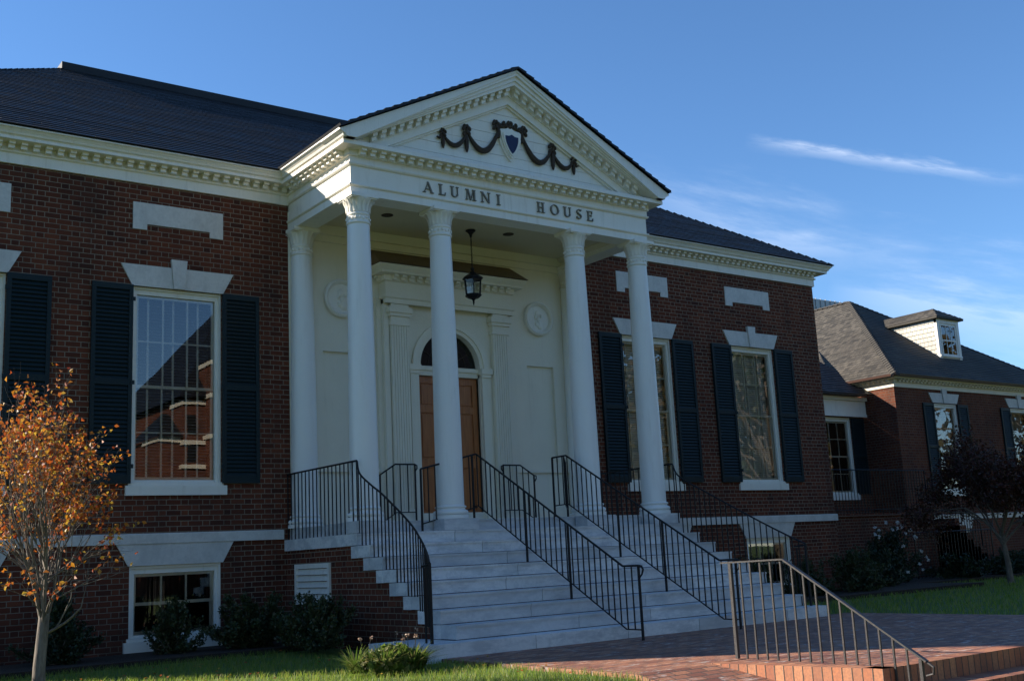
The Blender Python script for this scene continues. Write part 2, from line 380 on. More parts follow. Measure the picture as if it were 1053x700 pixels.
    def sweep(s, prof, path, side=1):
        """closed profile [(out, z)] along open plan path; out is to the right of travel * side; mitred"""
        P = [Vector((x, y)) for x, y in path]; N = len(P); rings = []
        for i in range(N):
            if 0 < i < N-1:
                d0 = (P[i]-P[i-1]).normalized(); d1 = (P[i+1]-P[i]).normalized()
            elif i == 0: d0 = d1 = (P[1]-P[0]).normalized()
            else: d0 = d1 = (P[-1]-P[-2]).normalized()
            n0 = Vector((d0.y, -d0.x))*side; n1 = Vector((d1.y, -d1.x))*side
            b = (n0+n1).normalized(); sc = 1/max(.2, b.dot(n0))
            i0 = len(s.v); rings.append(i0)
            for o, z in prof:
                q = P[i]+b*sc*o; s.v.append((q.x, q.y, z))
        k = len(prof)
        for a, b in zip(rings, rings[1:]):
            for q in range(k):
                s.f.append((a+q, a+(q+1) % k, b+(q+1) % k, b+q)); s.uv += [(0, 0)]*4; s.t.append(0)
        s.f.append(tuple(rings[0]+q for q in range(k))); s.uv += [(0, 0)]*k; s.t.append(0)
        s.f.append(tuple(rings[-1]+k-1-q for q in range(k))); s.uv += [(0, 0)]*k; s.t.append(0)
    def build(s, name, mat, parent=None, smooth=False, recalc=True, tone=None):
        me = bpy.data.meshes.new(name); me.from_pydata(s.v, [], s.f)
        uvl = me.uv_layers.new(name='UVMap'); flat = [c for p in s.uv for c in p]
        if len(flat) == len(me.loops)*2: uvl.data.foreach_set('uv', flat)
        if tone:
            at = me.attributes.new(tone, 'FLOAT', 'FACE'); at.data.foreach_set('value', [float(x) for x in s.t])
        if recalc:
            bm = bmesh.new(); bm.from_mesh(me); bmesh.ops.recalc_face_normals(bm, faces=bm.faces); bm.to_mesh(me); bm.free()
        if smooth:
            me.polygons.foreach_set('use_smooth', [True]*len(me.polygons))
            if smooth == 'auto':
                bm = bmesh.new(); bm.from_mesh(me)
                bmesh.ops.remove_doubles(bm, verts=bm.verts, dist=1e-5)
                for e in bm.edges:
                    if len(e.link_faces) == 2 and e.calc_face_angle(0) > R(35): e.smooth = False
                bm.to_mesh(me); bm.free()
        me.materials.append(mat)
        o = bpy.data.objects.new(name, me); C.objects.link(o)
        if parent: o.parent = parent; o.matrix_parent_inverse = parent.matrix_world.inverted()
        return o
def bevel(o, w=.006, seg=2):
    md = o.modifiers.new('bevel', 'BEVEL'); md.width = w; md.segments = seg; md.limit_method = 'ANGLE'
    return o
def thing(name, label, cat, loc=(0, 0, 0), group=None):
    o = bpy.data.objects.new(name, None); C.objects.link(o); o.location = loc; o.matrix_world = Matrix.Translation(loc)
    o['label'] = label; o['category'] = cat
    if group: o['group'] = group
    return o
def tag(o, label, cat, group=None, kind=None):
    o['label'] = label; o['category'] = cat
    if group: o['group'] = group
    if kind: o['kind'] = kind
    return o
def structure(o): o['kind'] = 'structure'; return o

def wall_front(mb, x0, x1, z0, z1, holes, y=0, depth=.22, sgn=1):
    """brick face in XZ at y with rectangular holes and reveals going +Y"""
    xs = sorted({x0, x1, *[h[0] for h in holes], *[h[1] for h in holes]}); zs = sorted({z0, z1, *[h[2] for h in holes], *[h[3] for h in holes]})
    for a, b in zip(xs, xs[1:]):
        for c, d in zip(zs, zs[1:]):
            mx_, mz = (a+b)/2, (c+d)/2
            if any(h[0] < mx_ < h[1] and h[2] < mz < h[3] for h in holes): continue
            mb.quad((a, y, c), (b, y, c), (b, y, d), (a, y, d))
    for a, b, c, d in holes:
        Y = y+depth
        mb.quad((a, y, c), (a, y, d), (a, Y, d), (a, Y, c)); mb.quad((b, y, c), (b, Y, c), (b, Y, d), (b, y, d))
        mb.quad((a, y, d), (b, y, d), (b, Y, d), (a, Y, d)); mb.quad((a, y, c), (a, Y, c), (b, Y, c), (b, y, c))

def shingles(mb, e0, e1, t1, t0, ex=.17, thick=.016, over=.5):
    """courses on a roof plane; e0-e1 eave, t0-t1 top edge (t0 above e0). Wound so the normal points outward."""
    e0, e1, t0, t1 = map(Vector, (e0, e1, t0, t1))
    ud = (e1-e0).normalized(); nrm = ud.cross(t0-e0).normalized() if (t0-e0).cross(ud).length > 1e-6 else ud.cross(t1-e1).normalized()
    vd = nrm.cross(ud).normalized(); H = (t0-e0).dot(vd); n = max(1, round(H/ex)); 
    for k in range(n):
        a = k/n; b = (k+1)/n
        l0 = e0.lerp(t0, a); r0 = e1.lerp(t1, a); l1 = e0.lerp(t0, b); r1 = e1.lerp(t1, b)
        l1 = l1+(l0-l1).dot(ud)*ud*over; r1 = r1+(r0-r1).dot(ud)*ud*over
        jig = random.uniform(-.012, .012)
        lo = nrm*(thick+random.uniform(0, .004))
        U = lambda p: ((p-e0).dot(ud)+50, k*ex+.002)
        U2 = lambda p: ((p-e0).dot(ud)+50, k*ex+ex*.98)
        A, B, Cc, D = l0+lo-ud*jig, r0+lo+ud*jig, r1+nrm*.002, l1+nrm*.002
        mb.quad(A, B, Cc, D, [U(l0), U(r0), U2(r1), U2(l1)])
        mb.quad(l0-nrm*.004-ud*jig, r0-nrm*.004+ud*jig, B, A, [U(l0)]*4)
        mb.tri(A, D, l0-ud*jig-nrm*.004); mb.tri(B, r0+ud*jig-nrm*.004, Cc)

# ------------------------------------------------------------------ ground
def lawn_z(x, y):
    z = -.06
    if y < -8.7: z -= min(.5, (-8.7-y)*.22)
    if x > 3.0: z = -.06
    return z
g = MB(); n = 60
xs = [-400, -120, -60, -30]+[-20+i*1.0 for i in range(0, 24)]+[4.0, 8, 14, 22, 32, 60, 150, 500]
ys = [-400, -120, -60, -30]+[-22+i*.75 for i in range(0, 30)]+[1, 8, 20, 60, 150, 600]
def gz(x, y):
    if x > 3.0 or y > 0 or x < -30 or y < -30: 
        return -.10 if (x > 3.0 or y > 0) else -.55
    return lawn_z(x, y)-.03
for i in range(len(xs)-1):
    for j in range(len(ys)-1):
        q = [(xs[i], ys[j]), (xs[i+1], ys[j]), (xs[i+1], ys[j+1]), (xs[i], ys[j+1])]
        g.quad(*[(x, y, gz(x, y)-.02) for x, y in q])
structure(g.build('ground', M['lawn']))
PX0, PX1 = -3.62, 4.05
p = MB(); p.box(PX0, PX1, -8.60, -5.0, -.30, -.068); p.poly([(-2.60, -8.601, -.068), (-2.28, -10.30, -.068), (PX1, -10.30, -.068), (PX1, -8.601, -.068)]); p.quad((PX0, -13, -.948), (-2.3, -13, -.948), (-2.3, -8.602, -.069), (PX0, -8.602, -.069)); p.quad((PX0, -13, -1.3), (PX0, -13, -.948), (PX0, -8.602, -.069), (PX0, -8.602, -.5)); p.box(PX1, 30, -12, -9.0, -.3, -.07)
structure(p.build('brick_plaza', M['pavers']))
# mulch bed in front of the building
b = MB()
b.box(-10.4, -3.3, -1.5, .0, -.2, -.035); b.box(3.3, 13.0, -1.9, .0, -.2, -.035); b.box(12.8, 26, -.2, 2.9, -.2, -.036)
structure(b.build('planting_bed', M['mulch']))

# ------------------------------------------------------------------ main building
bld = thing('brick_building', 'large red brick hall with white columned portico, dark shutters and slate hip roof', 'building')
WI, WO = 4.913, 8.101
XR = 10.43
wc = [-WO, -WI, WI, WO]
ZL, ZS = 5.37, 2.35
wh = [(c-.70, c+.70, ZS, ZL) for c in wc]
bh = [(c-.69, c+.69, .12, 1.19) for c in wc]
w = MB()
wall_front(w, -XR, -3.06, -.3, 7.05, [h for h in wh+bh if h[1] < -3.06], 0, .25)
wall_front(w, 3.06, XR, -.3, 7.05, [h for h in wh+bh if h[0] > 3.06], 0, .25)
DEP = 14.0
w.quad((-XR, 0, -.3), (-XR, DEP, -.3), (-XR, DEP, 7.05), (-XR, 0, 7.05)); w.quad((XR, 0, -.3), (XR, DEP, -.3), (XR, DEP, 7.05), (XR, 0, 7.05))
w.quad((-XR, DEP, -.3), (XR, DEP, -.3), (XR, DEP, 7.05), (-XR, DEP, 7.05))
w.build('wall', M['brick'], bld, recalc=False)
# near-black boxes behind the glass stand in for unlit rooms, open to the street
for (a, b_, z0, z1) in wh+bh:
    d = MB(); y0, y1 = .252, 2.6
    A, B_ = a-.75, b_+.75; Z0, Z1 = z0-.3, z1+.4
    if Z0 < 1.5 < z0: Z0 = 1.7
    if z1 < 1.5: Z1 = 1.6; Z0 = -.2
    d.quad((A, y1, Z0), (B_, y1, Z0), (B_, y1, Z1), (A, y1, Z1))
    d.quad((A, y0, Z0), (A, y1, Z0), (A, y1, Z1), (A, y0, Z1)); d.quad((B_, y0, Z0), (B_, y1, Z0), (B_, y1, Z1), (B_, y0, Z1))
    d.quad((A, y0, Z0), (B_, y0, Z0), (B_, y1, Z0), (A, y1, Z0)); d.quad((A, y0, Z1), (B_, y0, Z1), (B_, y1, Z1), (A, y1, Z1)); d.build('dark_backing', M['dark'], bld, recalc=False)
# water table
wt = MB()
wt.sweep([(0, 1.502), (.04, 1.502), (.04, 1.64), (.028, 1.652), (0, 1.652)], [(-XR, 5), (-XR, 0), (-3.2, 0)])
wt.build('water_table', M['stone'], bld)
wt = MB(); wt.sweep([(0, 1.502), (.04, 1.502), (.04, 1.64), (.028, 1.652), (0, 1.652)], [(3.2, 0), (XR, 0), (XR, 5)])
wt.build('water_table', M['stone'], bld)
# main cornice
CP = [(0, 7.0), (.04, 7.0), (.04, 7.15), (.075, 7.165), (.075, 7.195), (.05, 7.20), (.05, 7.285), (.27, 7.29), (.27, 7.335), (.285, 7.35), (.30, 7.355), (.315, 7.385), (.345, 7.42), (.37, 7.435), (.37, 7.455), (0, 7.46)]
def dentils(mb, path, z0, z1, o0, o1, w_=.085, gap=.085):
    for (xa, ya), (xb, yb) in zip(path, path[1:]):
        L = math.hypot(xb-xa, yb-ya); dx, dy = (xb-xa)/L, (yb-ya)/L; nx, ny = dy, -dx
        n_ = int(L/(w_+gap)); off = (L-n_*(w_+gap)+gap)/2
        for i in range(n_):
            s0 = off+i*(w_+gap); s1 = s0+w_
            P = [(xa+dx*s_+nx*o, ya+dy*s_+ny*o) for s_, o in ((s0, o0), (s1, o0), (s1, o1), (s0, o1))]
            Q = [(xa+dx*s_+nx*o, ya+dy*s_+ny*o) for s_, o in ((s0, o0), (s1, o0), (s1, o1+.05), (s0, o1+.05))]
            zm = z0+(z1-z0)*.55
            for (R_, za, zb) in ((P, z0, zm), (Q, zm, z1)):
                lo = [(x, y, za) for x, y in R_]; hi = [(x, y, zb) for x, y in R_]
                mb.poly(lo[::-1]); mb.poly(hi)
                for k in range(4): mb.quad(lo[k], lo[(k+1) % 4], hi[(k+1) % 4], hi[k])
for nm, path in (('l', [(-XR, DEP), (-XR, 0), (-3.06, 0)]), ('r', [(3.06, 0), (XR, 0), (XR, DEP)])):
    c = MB(); c.sweep(CP, path); 
    dp = path if nm == 'l' else path
    dentils(c, dp, 7.197, 7.287, .045, .15)
    c.build('cornice', M['white'], bld)
# main roof: truncated hip with deck
EX, EZ, PM = XR+.40, 7.47, .64
def RP(s): return -EX+s
runs = 5.35
y0 = -.40; y1 = DEP+.4
zt = EZ+PM*runs
rf = MB()
A, B_, Cc, D = (-EX, y0, EZ), (EX, y0, EZ), (EX, y1, EZ), (-EX, y1, EZ)
a, b_, c_, d_ = (-EX+runs, y0+runs, zt), (EX-runs, y0+runs, zt), (EX-runs, y1-runs, zt), (-EX+runs, y1-runs, zt)
for q in ((A, B_, b_, a), (B_, Cc, c_, b_), (Cc, D, d_, c_), (D, A, a, d_)): shingles(rf, *q, ex=.14, thick=.011)
rf.quad(a, b_, c_, d_); rf.quad(A, D, Cc, B_)
rf.build('roof', M['slate'], bld, recalc=False)
rc = MB(); rc.box(a[0]-.05, b_[0]+.05, a[1]-.05, c_[1]+.05, zt-.04, zt+.13); rc.build('roof_curb', M['slate'], bld)

def make_window(c, z0, z1, wid, panes=(3, 2), y=.09, parent=None, blind=True, seed=0, label=None):
    """double-hung sash: frame (part) with sill, sashes, glass, blind"""
    x0, x1 = c-wid/2, c+wid/2
    f = MB(); fw = .085
    f.box(x0-.002, x0+fw, y-.055, y+.08, z0+.05, z1); f.box(x1-fw, x1+.002, y-.055, y+.08, z0+.05, z1)
    f.box(x0+fw, x1-fw, y-.055, y+.08, z1-fw-.03, z1-.002)
    f.box(x0+fw, x1-fw, y-.03, y+.08, z0+.05, z0+.09)
    # brick mould
    f.box(x0-.004, x0+.035, y-.085, y-.056, z0+.05, z1-.001); f.box(x1-.035, x1+.004, y-.085, y-.056, z0+.05, z1-.001); f.box(x0+.036, x1-.036, y-.085, y-.056, z1-.04, z1-.003)
    fo = f.build('window', M['white'], parent)
    if label: fo['label'] = label
    s = MB(); a, b_ = x0+fw+.002, x1-fw-.002; zb, zt_ = z0+.092, z1-fw-.032; mid = (zb+zt_)/2
    for (lo, hi, yy) in ((mid-.02, zt_, y), (zb, mid+.02, y+.03)):
        s.box(a, a+.04, yy, yy+.028, lo, hi); s.box(b_-.04, b_, yy, yy+.028, lo, hi)
        s.box(a+.04, b_-.04, yy, yy+.028, hi-.04, hi); s.box(a+.04, b_-.04, yy, yy+.028, lo, lo+.045)
        n_ = panes[0]
        for i in range(1, n_):
            xx = a+.04+(b_-a-.08)*i/n_; s.box(xx-.014, xx+.014, yy+.003, yy+.024, lo+.045, hi-.04)
        for i in range(1, panes[1]):
            zz = lo+.045+(hi-lo-.085)*i/panes[1]; s.box(a+.04, b_-.04, yy+.004, yy+.022, zz-.011, zz+.011)
    s.build('sash', M['white'], fo)
    gl = MB(); gl.quad((a, y-.012, zb), (b_, y-.012, zb), (b_, y-.012, zt_), (a, y-.012, zt_)); gl.build('pane', M['glass'], fo, recalc=False)
    si = MB(); si.box(x0-.075, x1+.075, -.075+y-.09, y+.08, z0-.145, z0-.002); si.box(x0-.03, x1+.03, y-.13, y+.02, z0, z0+.049); bevel(si.build('sill', M['white'], fo), .008)
    if blind:
        bl = MB(); rnd = random.Random(seed); z = zt_-.03; yb = y+.13
        drop = blind if isinstance(blind, float) else 1.0
        zend = zt_-(zt_-zb)*drop
        while z > zend:
            t = .018+rnd.uniform(-.002, .002)
            tt, dd_ = (t*.35, .021) if seed in (0, 1) else (t*1.25, .009)
            bl.quad((a-.02, yb-dd_, z-tt), (b_+.02, yb-dd_, z-tt), (b_+.02, yb+dd_, z+tt), (a-.02, yb+dd_, z+tt)); z -= .048
        for xx in (a+.18*(b_-a), a+.5*(b_-a), a+.82*(b_-a)): bl.box(xx-.016, xx+.016, yb-.032, yb-.028, zend, zt_)
        bl.build('blind', M['blind'], fo, recalc=False)
    return fo
def make_shutter(x0, x1, z0, z1, y=-.012, parent=None, mat=None):
    s = MB(); th = .045; st = .06; y1_ = y; y0_ = y-th
    s.box(x0, x0+st, y0_, y1_, z0, z1); s.box(x1-st, x1, y0_, y1_, z0, z1)
    rails = [(z0, z0+.12), ((z0+z1)/2-.045, (z0+z1)/2+.045), (z1-.085, z1)]
    for a, b_ in rails: s.box(x0+st, x1-st, y0_+.002, y1_, a, b_)
    for (a, b_) in ((rails[0][1], rails[1][0]), (rails[1][1], rails[2][0])):
        n_ = round((b_-a)/.062); h = (b_-a)/n_
        for i in range(n_):
            z = a+i*h
            s.quad((x0+st, y0_+.006, z+.002), (x1-st, y0_+.006, z+.002), (x1-st, y1_-.004, z+h+.012), (x0+st, y1_-.004, z+h+.012))
            s.quad((x0+st, y0_+.006, z+.002), (x1-st, y0_+.006, z+.002), (x1-st, y0_+.008, z-.006), (x0+st, y0_+.008, z-.006))
    # hinges
    hx = x0 if mat == 'r' else x1
    for z in (z0+.25, (z0+z1)/2, z1-.22): s.box(hx-.03, hx+.03, y0_-.012, y0_-.001, z-.03, z+.03)
    o = s.build('shutter', M['shutter'], parent, recalc=False); return bevel(o, .003, 1)
def make_lintel(c, z0, z1, hb, ht, y=0, key=True, parent=None, name='lintel', out_=.03):
    l = MB(); kb, kt = .085, .115
    if key:
        sl_ = (ht-hb)/(z1-z0)
        l.prism([(c-hb, z0), (c-kb-.003, z0), (c-kt-.003, z1), (c-ht, z1)], y-out_, y+.02, .15)
        l.prism([(c+kb+.003, z0), (c+hb, z0), (c+ht, z1), (c+kt+.003, z1)], y-out_, y+.02, .45)
        l.prism([(c-kb, z0), (c+kb, z0), (c+kt+.01, z1+.13), (c-kt-.01, z1+.13)], y-out_-.03, y+.02, .3)
    else: l.prism([(c-hb, z0), (c+hb, z0), (c+ht, z1), (c-ht, z1)], y-out_, y+.02, .2)
    o = l.build(name, M['stone'], parent, tone='stone'); return bevel(o, .004, 1)
wlab = ['white sash window behind the autumn tree', 'white sash window nearest the portico on its left', 'white sash window half hidden behind the right front column', 'white sash window nearest the right corner of the hall']
for i, c in enumerate(wc):
    make_window(c, ZS, ZL, 1.40, (3, 2), .12, bld, True, i, wlab[i])
    make_lintel(c, ZL, 5.70, .715, .888, parent=bld)
    for s_ in (-1, 1):
        xa, xb = c+s_*.705, c+s_*1.31
        make_shutter(min(xa, xb), max(xa, xb), ZS+.03, ZL+.0, parent=bld, mat='r' if s_ > 0 else 'l')
    q = MB(); q.prism([(c-.7175, 6.266), (c-.50, 6.266), (c-.50, 6.36), (c+.50, 6.36), (c+.50, 6.266), (c+.7175, 6.266), (c+.7175, 6.696), (c-.7175, 6.696)], -.02, .02, .2)
    bevel(q.build('stone_panel', M['stone'], bld, tone='stone'), .004, 1)
    # basement
    fo = make_window(c, .12, 1.19, 1.38, (3, 1), .10, bld, False, i)
    fo.name = 'basement_window'
    make_lintel(c, 1.19, 1.50, .715, .885, key=False, parent=bld, name='basement_lintel', out_=.025)

# stucco wall, door recess
st = MB()
wall_front(st, -3.06, 3.06, 1.3, 6.9, [(-.66, .66, 1.66, 5.10), (-2.45, -1.82, 2.75, 4.58), (1.80, 2.43, 2.75, 4.58)], 0, .06)
for a, b_ in ((-2.45, -1.82), (1.80, 2.43)): st.quad((a, .06, 2.75), (b_, .06, 2.75), (b_, .06, 4.58), (a, .06, 4.58))
st.box(-3.06, 3.06, -.03, 0, 1.66, 1.86); st.box(-3.06, -1.42, -.045, 0, 2.56, 2.62); st.box(1.42, 3.06, -.045, 0, 2.56, 2.62)
st.build('stucco_wall', M['cream'], bld, recalc=False)
for sx in (-1, 1):
    r_ = MB(); cx = sx*2.10; cz = 5.50
    def ring(mb, r0, r1, y0_, y1_, n_=48):
        for i in range(n_):
            a0, a1 = 2*math.pi*i/n_, 2*math.pi*(i+1)/n_
            P = lambda r, a, y: (cx+r*math.cos(a), y, cz+r*math.sin(a))
            mb.quad(P(r0, a0, y0_), P(r0, a1, y0_), P(r1, a1, y1_), P(r1, a0, y1_))
    for q in ((.33, .33, 0, -.07), (.33, .30, -.07, -.095), (.30, .27, -.095, -.075), (.27, .25, -.075, -.03), (.25, .0, -.03, -.032)): ring(r_, *q)
    # relief figure
    for bx, bz, rr in ((-.02, .09, .075), (.01, -.02, .06), (.03, -.12, .085), (-.07, .02, .04), (.08, .06, .04), (-.05, -.1, .05)):
        r_.blob((cx+bx*.9, -.034, cz+bz), (rr*.75, .03, rr))
    r_.build('roundel', M['white'], bld, smooth='auto')
# door surround
ds = MB()
FY = -.20
def arch_face(mb, x0, x1, z0, z1, ax, az, ar, y, n_=28):
    """face with semicircular headed opening half width ar springing az, opening down to z0"""
    pts = [(ax+ar*math.cos(math.pi*i/n_), az+ar*math.sin(math.pi*i/n_)) for i in range(n_+1)]
    mb.quad((x0, y, z0), (ax-ar, y, z0), (ax-ar, y, az), (x0, y, az)); mb.quad((ax+ar, y, z0), (x1, y, z0), (x1, y, az), (ax+ar, y, az))
    for (xa, za), (xb, zb) in zip(pts, pts[1:]): mb.quad((xa, y, za), (xa, y, z1), (xb, y, z1), (xb, y, zb))
    mb.quad((x0, y, az), (ax-ar, y, az), (ax-ar, y, z1), (x0, y, z1)); mb.quad((ax+ar, y, az), (x1, y, az), (x1, y, z1), (ax+ar, y, z1))
arch_face(ds, -1.30, 1.30, 1.66, 5.60, 0, 4.43, .80, -.10)
def arch_band(mb, r0, r1, y0_, y1_, az, zlow, n_=32):
    pts = [(math.cos(math.pi*i/n_), math.sin(math.pi*i/n_)) for i in range(n_+1)]
    o = [(r1, zlow)]+[(r1*c, az+r1*s) for c, s in pts]+[(-r1, zlow)]
    q = [(r0, zlow)]+[(r0*c, az+r0*s) for c, s in pts]+[(-r0, zlow)]
    for i in range(len(o)-1):
        (a, b_), (c, e) = o[i], o[i+1]; (f, g_), (h, k) = q[i], q[i+1]
        mb.quad((a, y0_, b_), (c, y0_, e), (h, y0_, k), (f, y0_, g_)); mb.quad((f, y0_, g_), (h, y0_, k), (h, y1_, k), (f, y1_, g_)); mb.quad((a, y0_, b_), (a, y1_, b_), (c, y1_, e), (c, y0_, e))
arch_band(ds, .70, .80, -.16, .0, 4.43, 4.43); arch_band(ds, .63, .70, -.13, .05, 4.43, 4.43)
arch_band(ds, .66, .74, -.06, .05, 4.43, 1.66)
for s_ in (-1, 1):   # impost and jamb
    ds.box(s_*.64, s_*.88, -.17, .02, 4.33, 4.43); ds.box(s_*.66, s_*.86, -.15, .02, 4.27, 4.33); ds.box(s_*.67, s_*.84, -.125, .02, 1.66, 4.27)
    ds.box(s_*1.26, s_*1.36, -.15, 0, 1.66, 5.62); ds.box(s_*1.355, s_*1.44, -.07, 0, 1.66, 5.6)
ds.box(-.655, .655, -.02, .08, 4.27, 4.44); ds.box(-.655, .655, -.05, .06, 4.36, 4.43)
# entablature of the surround
ds.sweep([(0, 5.46), (.02, 5.46), (.02, 5.54), (.05, 5.56), (.05, 5.60), (.01, 5.61), (.01, 5.84), (.05, 5.86), (.05, 5.95), (.17, 5.96), (.17, 6.0), (.21, 6.05), (.24, 6.10), (0, 6.11)], [(-1.34, 0), (-1.34, -.22), (1.34, -.22), (1.34, 0)])
dentils(ds, [(-1.34, 0), (-1.34, -.22), (1.34, -.22), (1.34, 0)], 5.865, 5.95, .045, .10, .075, .085)
dso = ds.build('door_surround', M['cream'], bld)
for s_ in (-1, 1):
    pl = MB(); c = s_*1.07; hw = .175
    pl.box(c-hw-.03, c+hw+.03, -.235, -.102, 1.66, 1.86); pl.box(c-hw-.015, c+hw+.015, -.22, -.102, 1.86, 1.92)
    nfl = 7; ww = 2*hw/nfl
    for i in range(nfl):
        xx = c-hw+i*ww; pl.box(xx+.008, xx+ww-.008, -.20, -.102, 1.92, 5.08)
    pl.box(c-hw+.002, c+hw-.002, -.188, -.103, 1.92, 5.08)
    pl.box(c-hw-.02, c+hw+.02, -.22, -.102, 5.08, 5.13); pl.box(c-hw, c+hw, -.205, -.102, 5.13, 5.24); pl.box(c-hw-.03, c+hw+.03, -.235, -.102, 5.24, 5.30); pl.box(c-hw-.055, c+hw+.055, -.262, -.102, 5.30, 5.40); pl.box(c-hw, c+hw, -.222, -.102, 5.40, 5.455)
    pl.build('pilaster', M['cream'], dso)
hd = MB(); X0, X1 = 1.585, 1.50
F = [(-X0, -.465, 6.115), (X0, -.465, 6.115), (1.50, 0, 6.44), (-1.50, 0, 6.44)]
hd.quad(*F); hd.quad((-X0, 0, 6.115), (-X0, -.465, 6.115), (-1.50, 0, 6.44), (-X0, 0, 6.12)); hd.quad((X0, 0, 6.115), (X0, -.465, 6.115), (1.5, 0, 6.44), (X0, 0, 6.12)); hd.quad((-X0, -.465, 6.112), (X0, -.465, 6.112), (X0, 0, 6.112), (-X0, 0, 6.112))
hd.build('hood_roof', M['copper'], dso, recalc=False)
# doors
for s_ in (-1, 1):
    dr = MB(); a, b_ = (.003, .655) if s_ > 0 else (-.655, -.003)
    z0, z1 = 1.67, 4.26; y = .045
    stl = .10
    dr.box(a, a+stl, y, y+.05, z0, z1); dr.box(b_-stl, b_, y, y+.05, z0, z1)
    rails = [(z0, z0+.22), (z0+.98, z0+1.14), (z0+1.95, z0+2.07), (z1-.12, z1)]
    for r0, r1 in rails: dr.box(a+stl, b_-stl, y+.001, y+.05, r0, r1)
    for (p0, p1) in zip(rails, rails[1:]):
        dr.box(a+stl, b_-stl, y+.03, y+.049, p0[1], p1[0]); dr.box(a+stl+.035, b_-stl-.035, y+.014, y+.03, p0[1]+.035, p1[0]-.035)
    do = dr.build('door', M['door'], bld); bevel(do, .006, 2)
    hn = MB(); hx = a+.05 if s_ > 0 else b_-.05
    hn.blob((hx, y-.05, z0+1.06), (.03, .025, .03)); hn.tube([(hx, y+.002, z0+1.06), (hx, y-.04, z0+1.06)], .012); hn.box(hx-.025, hx+.025, y-.006, y, z0+.95, z0+1.2)
    hn.build('handle', M['bronze'], do, smooth='auto')
fl = MB(); pts = [(.64*math.cos(math.pi*i/30), 4.43+.64*math.sin(math.pi*i/30)) for i in range(31)]
fl.poly([(x, .02, z) for x, z in pts]); flo = fl.build('fanlight', M['darkglass'], bld, recalc=False)
fm = MB()
for an in (30, 60, 90, 120, 150): fm.bar((0.12*math.cos(R(an)), .012, 4.44+.12*math.sin(R(an))), (.63*math.cos(R(an)), .012, 4.44+.63*math.sin(R(an))), .012)
for rr in (.12, .40): fm.tube([(rr*math.cos(math.pi*i/16), .012, 4.44+rr*math.sin(math.pi*i/16)) for i in range(17)], .006, 5)
fm.build('fanlight_bars', M['bronze'], flo)
db = MB(); db.box(-.8, .8, .13, .16, 1.5, 5.2); db.build('dark_door_backing', M['dark'], bld)  # near-black sheet in place of the unlit space behind doors and fanlight

# ------------------------------------------------------------------ portico
ZP = 1.66; ZA = 6.575; C1, C2, PC = 2.862, 1.385, 2.08
cb = thing('tmp', 'x', 'x'); bpy.data.objects.remove(cb)
def column(cx, cy, half=False):
    zb, zt_ = ZP, ZA
    s = MB(); prof = []
    z0, z1 = zb+.21, zt_-.46
    for i in range(25):
        t = i/24; r_ = .213-.042*(t**1.7); prof.append((r_, z0+(z1-z0)*t))
    s.lathe(prof, cx, cy, 56)
    o = s.build('column', M['column'], bld, smooth='auto')
    b = MB(); pr = [(.275, zb+.002), (.275, zb+.06)]
    for i in range(9): a = -math.pi/2+math.pi*i/8; pr.append((.235+.036*math.cos(a), zb+.098+.036*math.sin(a)))
    pr += [(.235, zb+.137), (.222, zb+.15), (.222, zb+.162)]
    for i in range(7): a = -math.pi/2+math.pi*i/6; pr.append((.225+.018*math.cos(a), zb+.182+.018*math.sin(a)))
    pr += [(.216, zb+.203), (.213, zb+.212)]
    b.lathe(pr, cx, cy, 48); b.build('column_base', M['column'], o, smooth='auto')
    k = MB(); zc = zt_-.46
    pr = [(.171, zc), (.185, zc+.01), (.19, zc+.025), (.185, zc+.04), (.172, zc+.05), (.170, zc+.13), (.178, zc+.14), (.182, zc+.155), (.176, zc+.17), (.174, zc+.20), (.178, zc+.25), (.192, zc+.31), (.215, zc+.36), (.232, zc+.385), (.236, zc+.40)]
    k.lathe(pr, cx, cy, 48)
    k.box(cx-.235, cx+.235, cy-.235, cy+.235, zt_-.058, zt_-.002); k.box(cx-.215, cx+.215, cy-.215, cy+.215, zt_-.075, zt_-.058)
    # leaves round the bell and small foliage band on the neck
    nl = 16
    for i in range(nl):
        a = 2*math.pi*i/nl; ca, sa = math.cos(a), math.sin(a)
        wv = []
        for t, rr, hw in ((0, .178, .026), (.45, .186, .033), (.8, .215, .028), (1, .243, .012), (.93, .252, .006)):
            z = zc+.19+.19*t; c0 = Vector((cx+rr*ca, cy+rr*sa, z)); tn = Vector((-sa, ca, 0))*hw; wv.append((c0-tn, c0+Vector((ca, sa, 0))*.010, c0+tn))
        for p_, q_ in zip(wv, wv[1:]):
            k.quad(p_[0], p_[1], q_[1], q_[0]); k.quad(p_[1], p_[2], q_[2], q_[1])
    for i in range(18):
        a = 2*math.pi*(i+.5)/18; k.blob((cx+.178*math.cos(a), cy+.178*math.sin(a), zc+.095+.012*math.sin(i*2.3)), (.018, .018, .022), n=6, m_=4)
    ko = k.build('capital', M['white'], o, smooth='auto')
    return o
for cx in (-C1, -C2, C2, C1): column(cx, -PC)
for cx in (-C1, C1): column(cx, -.10)
PX, PY = 3.045, 2.204
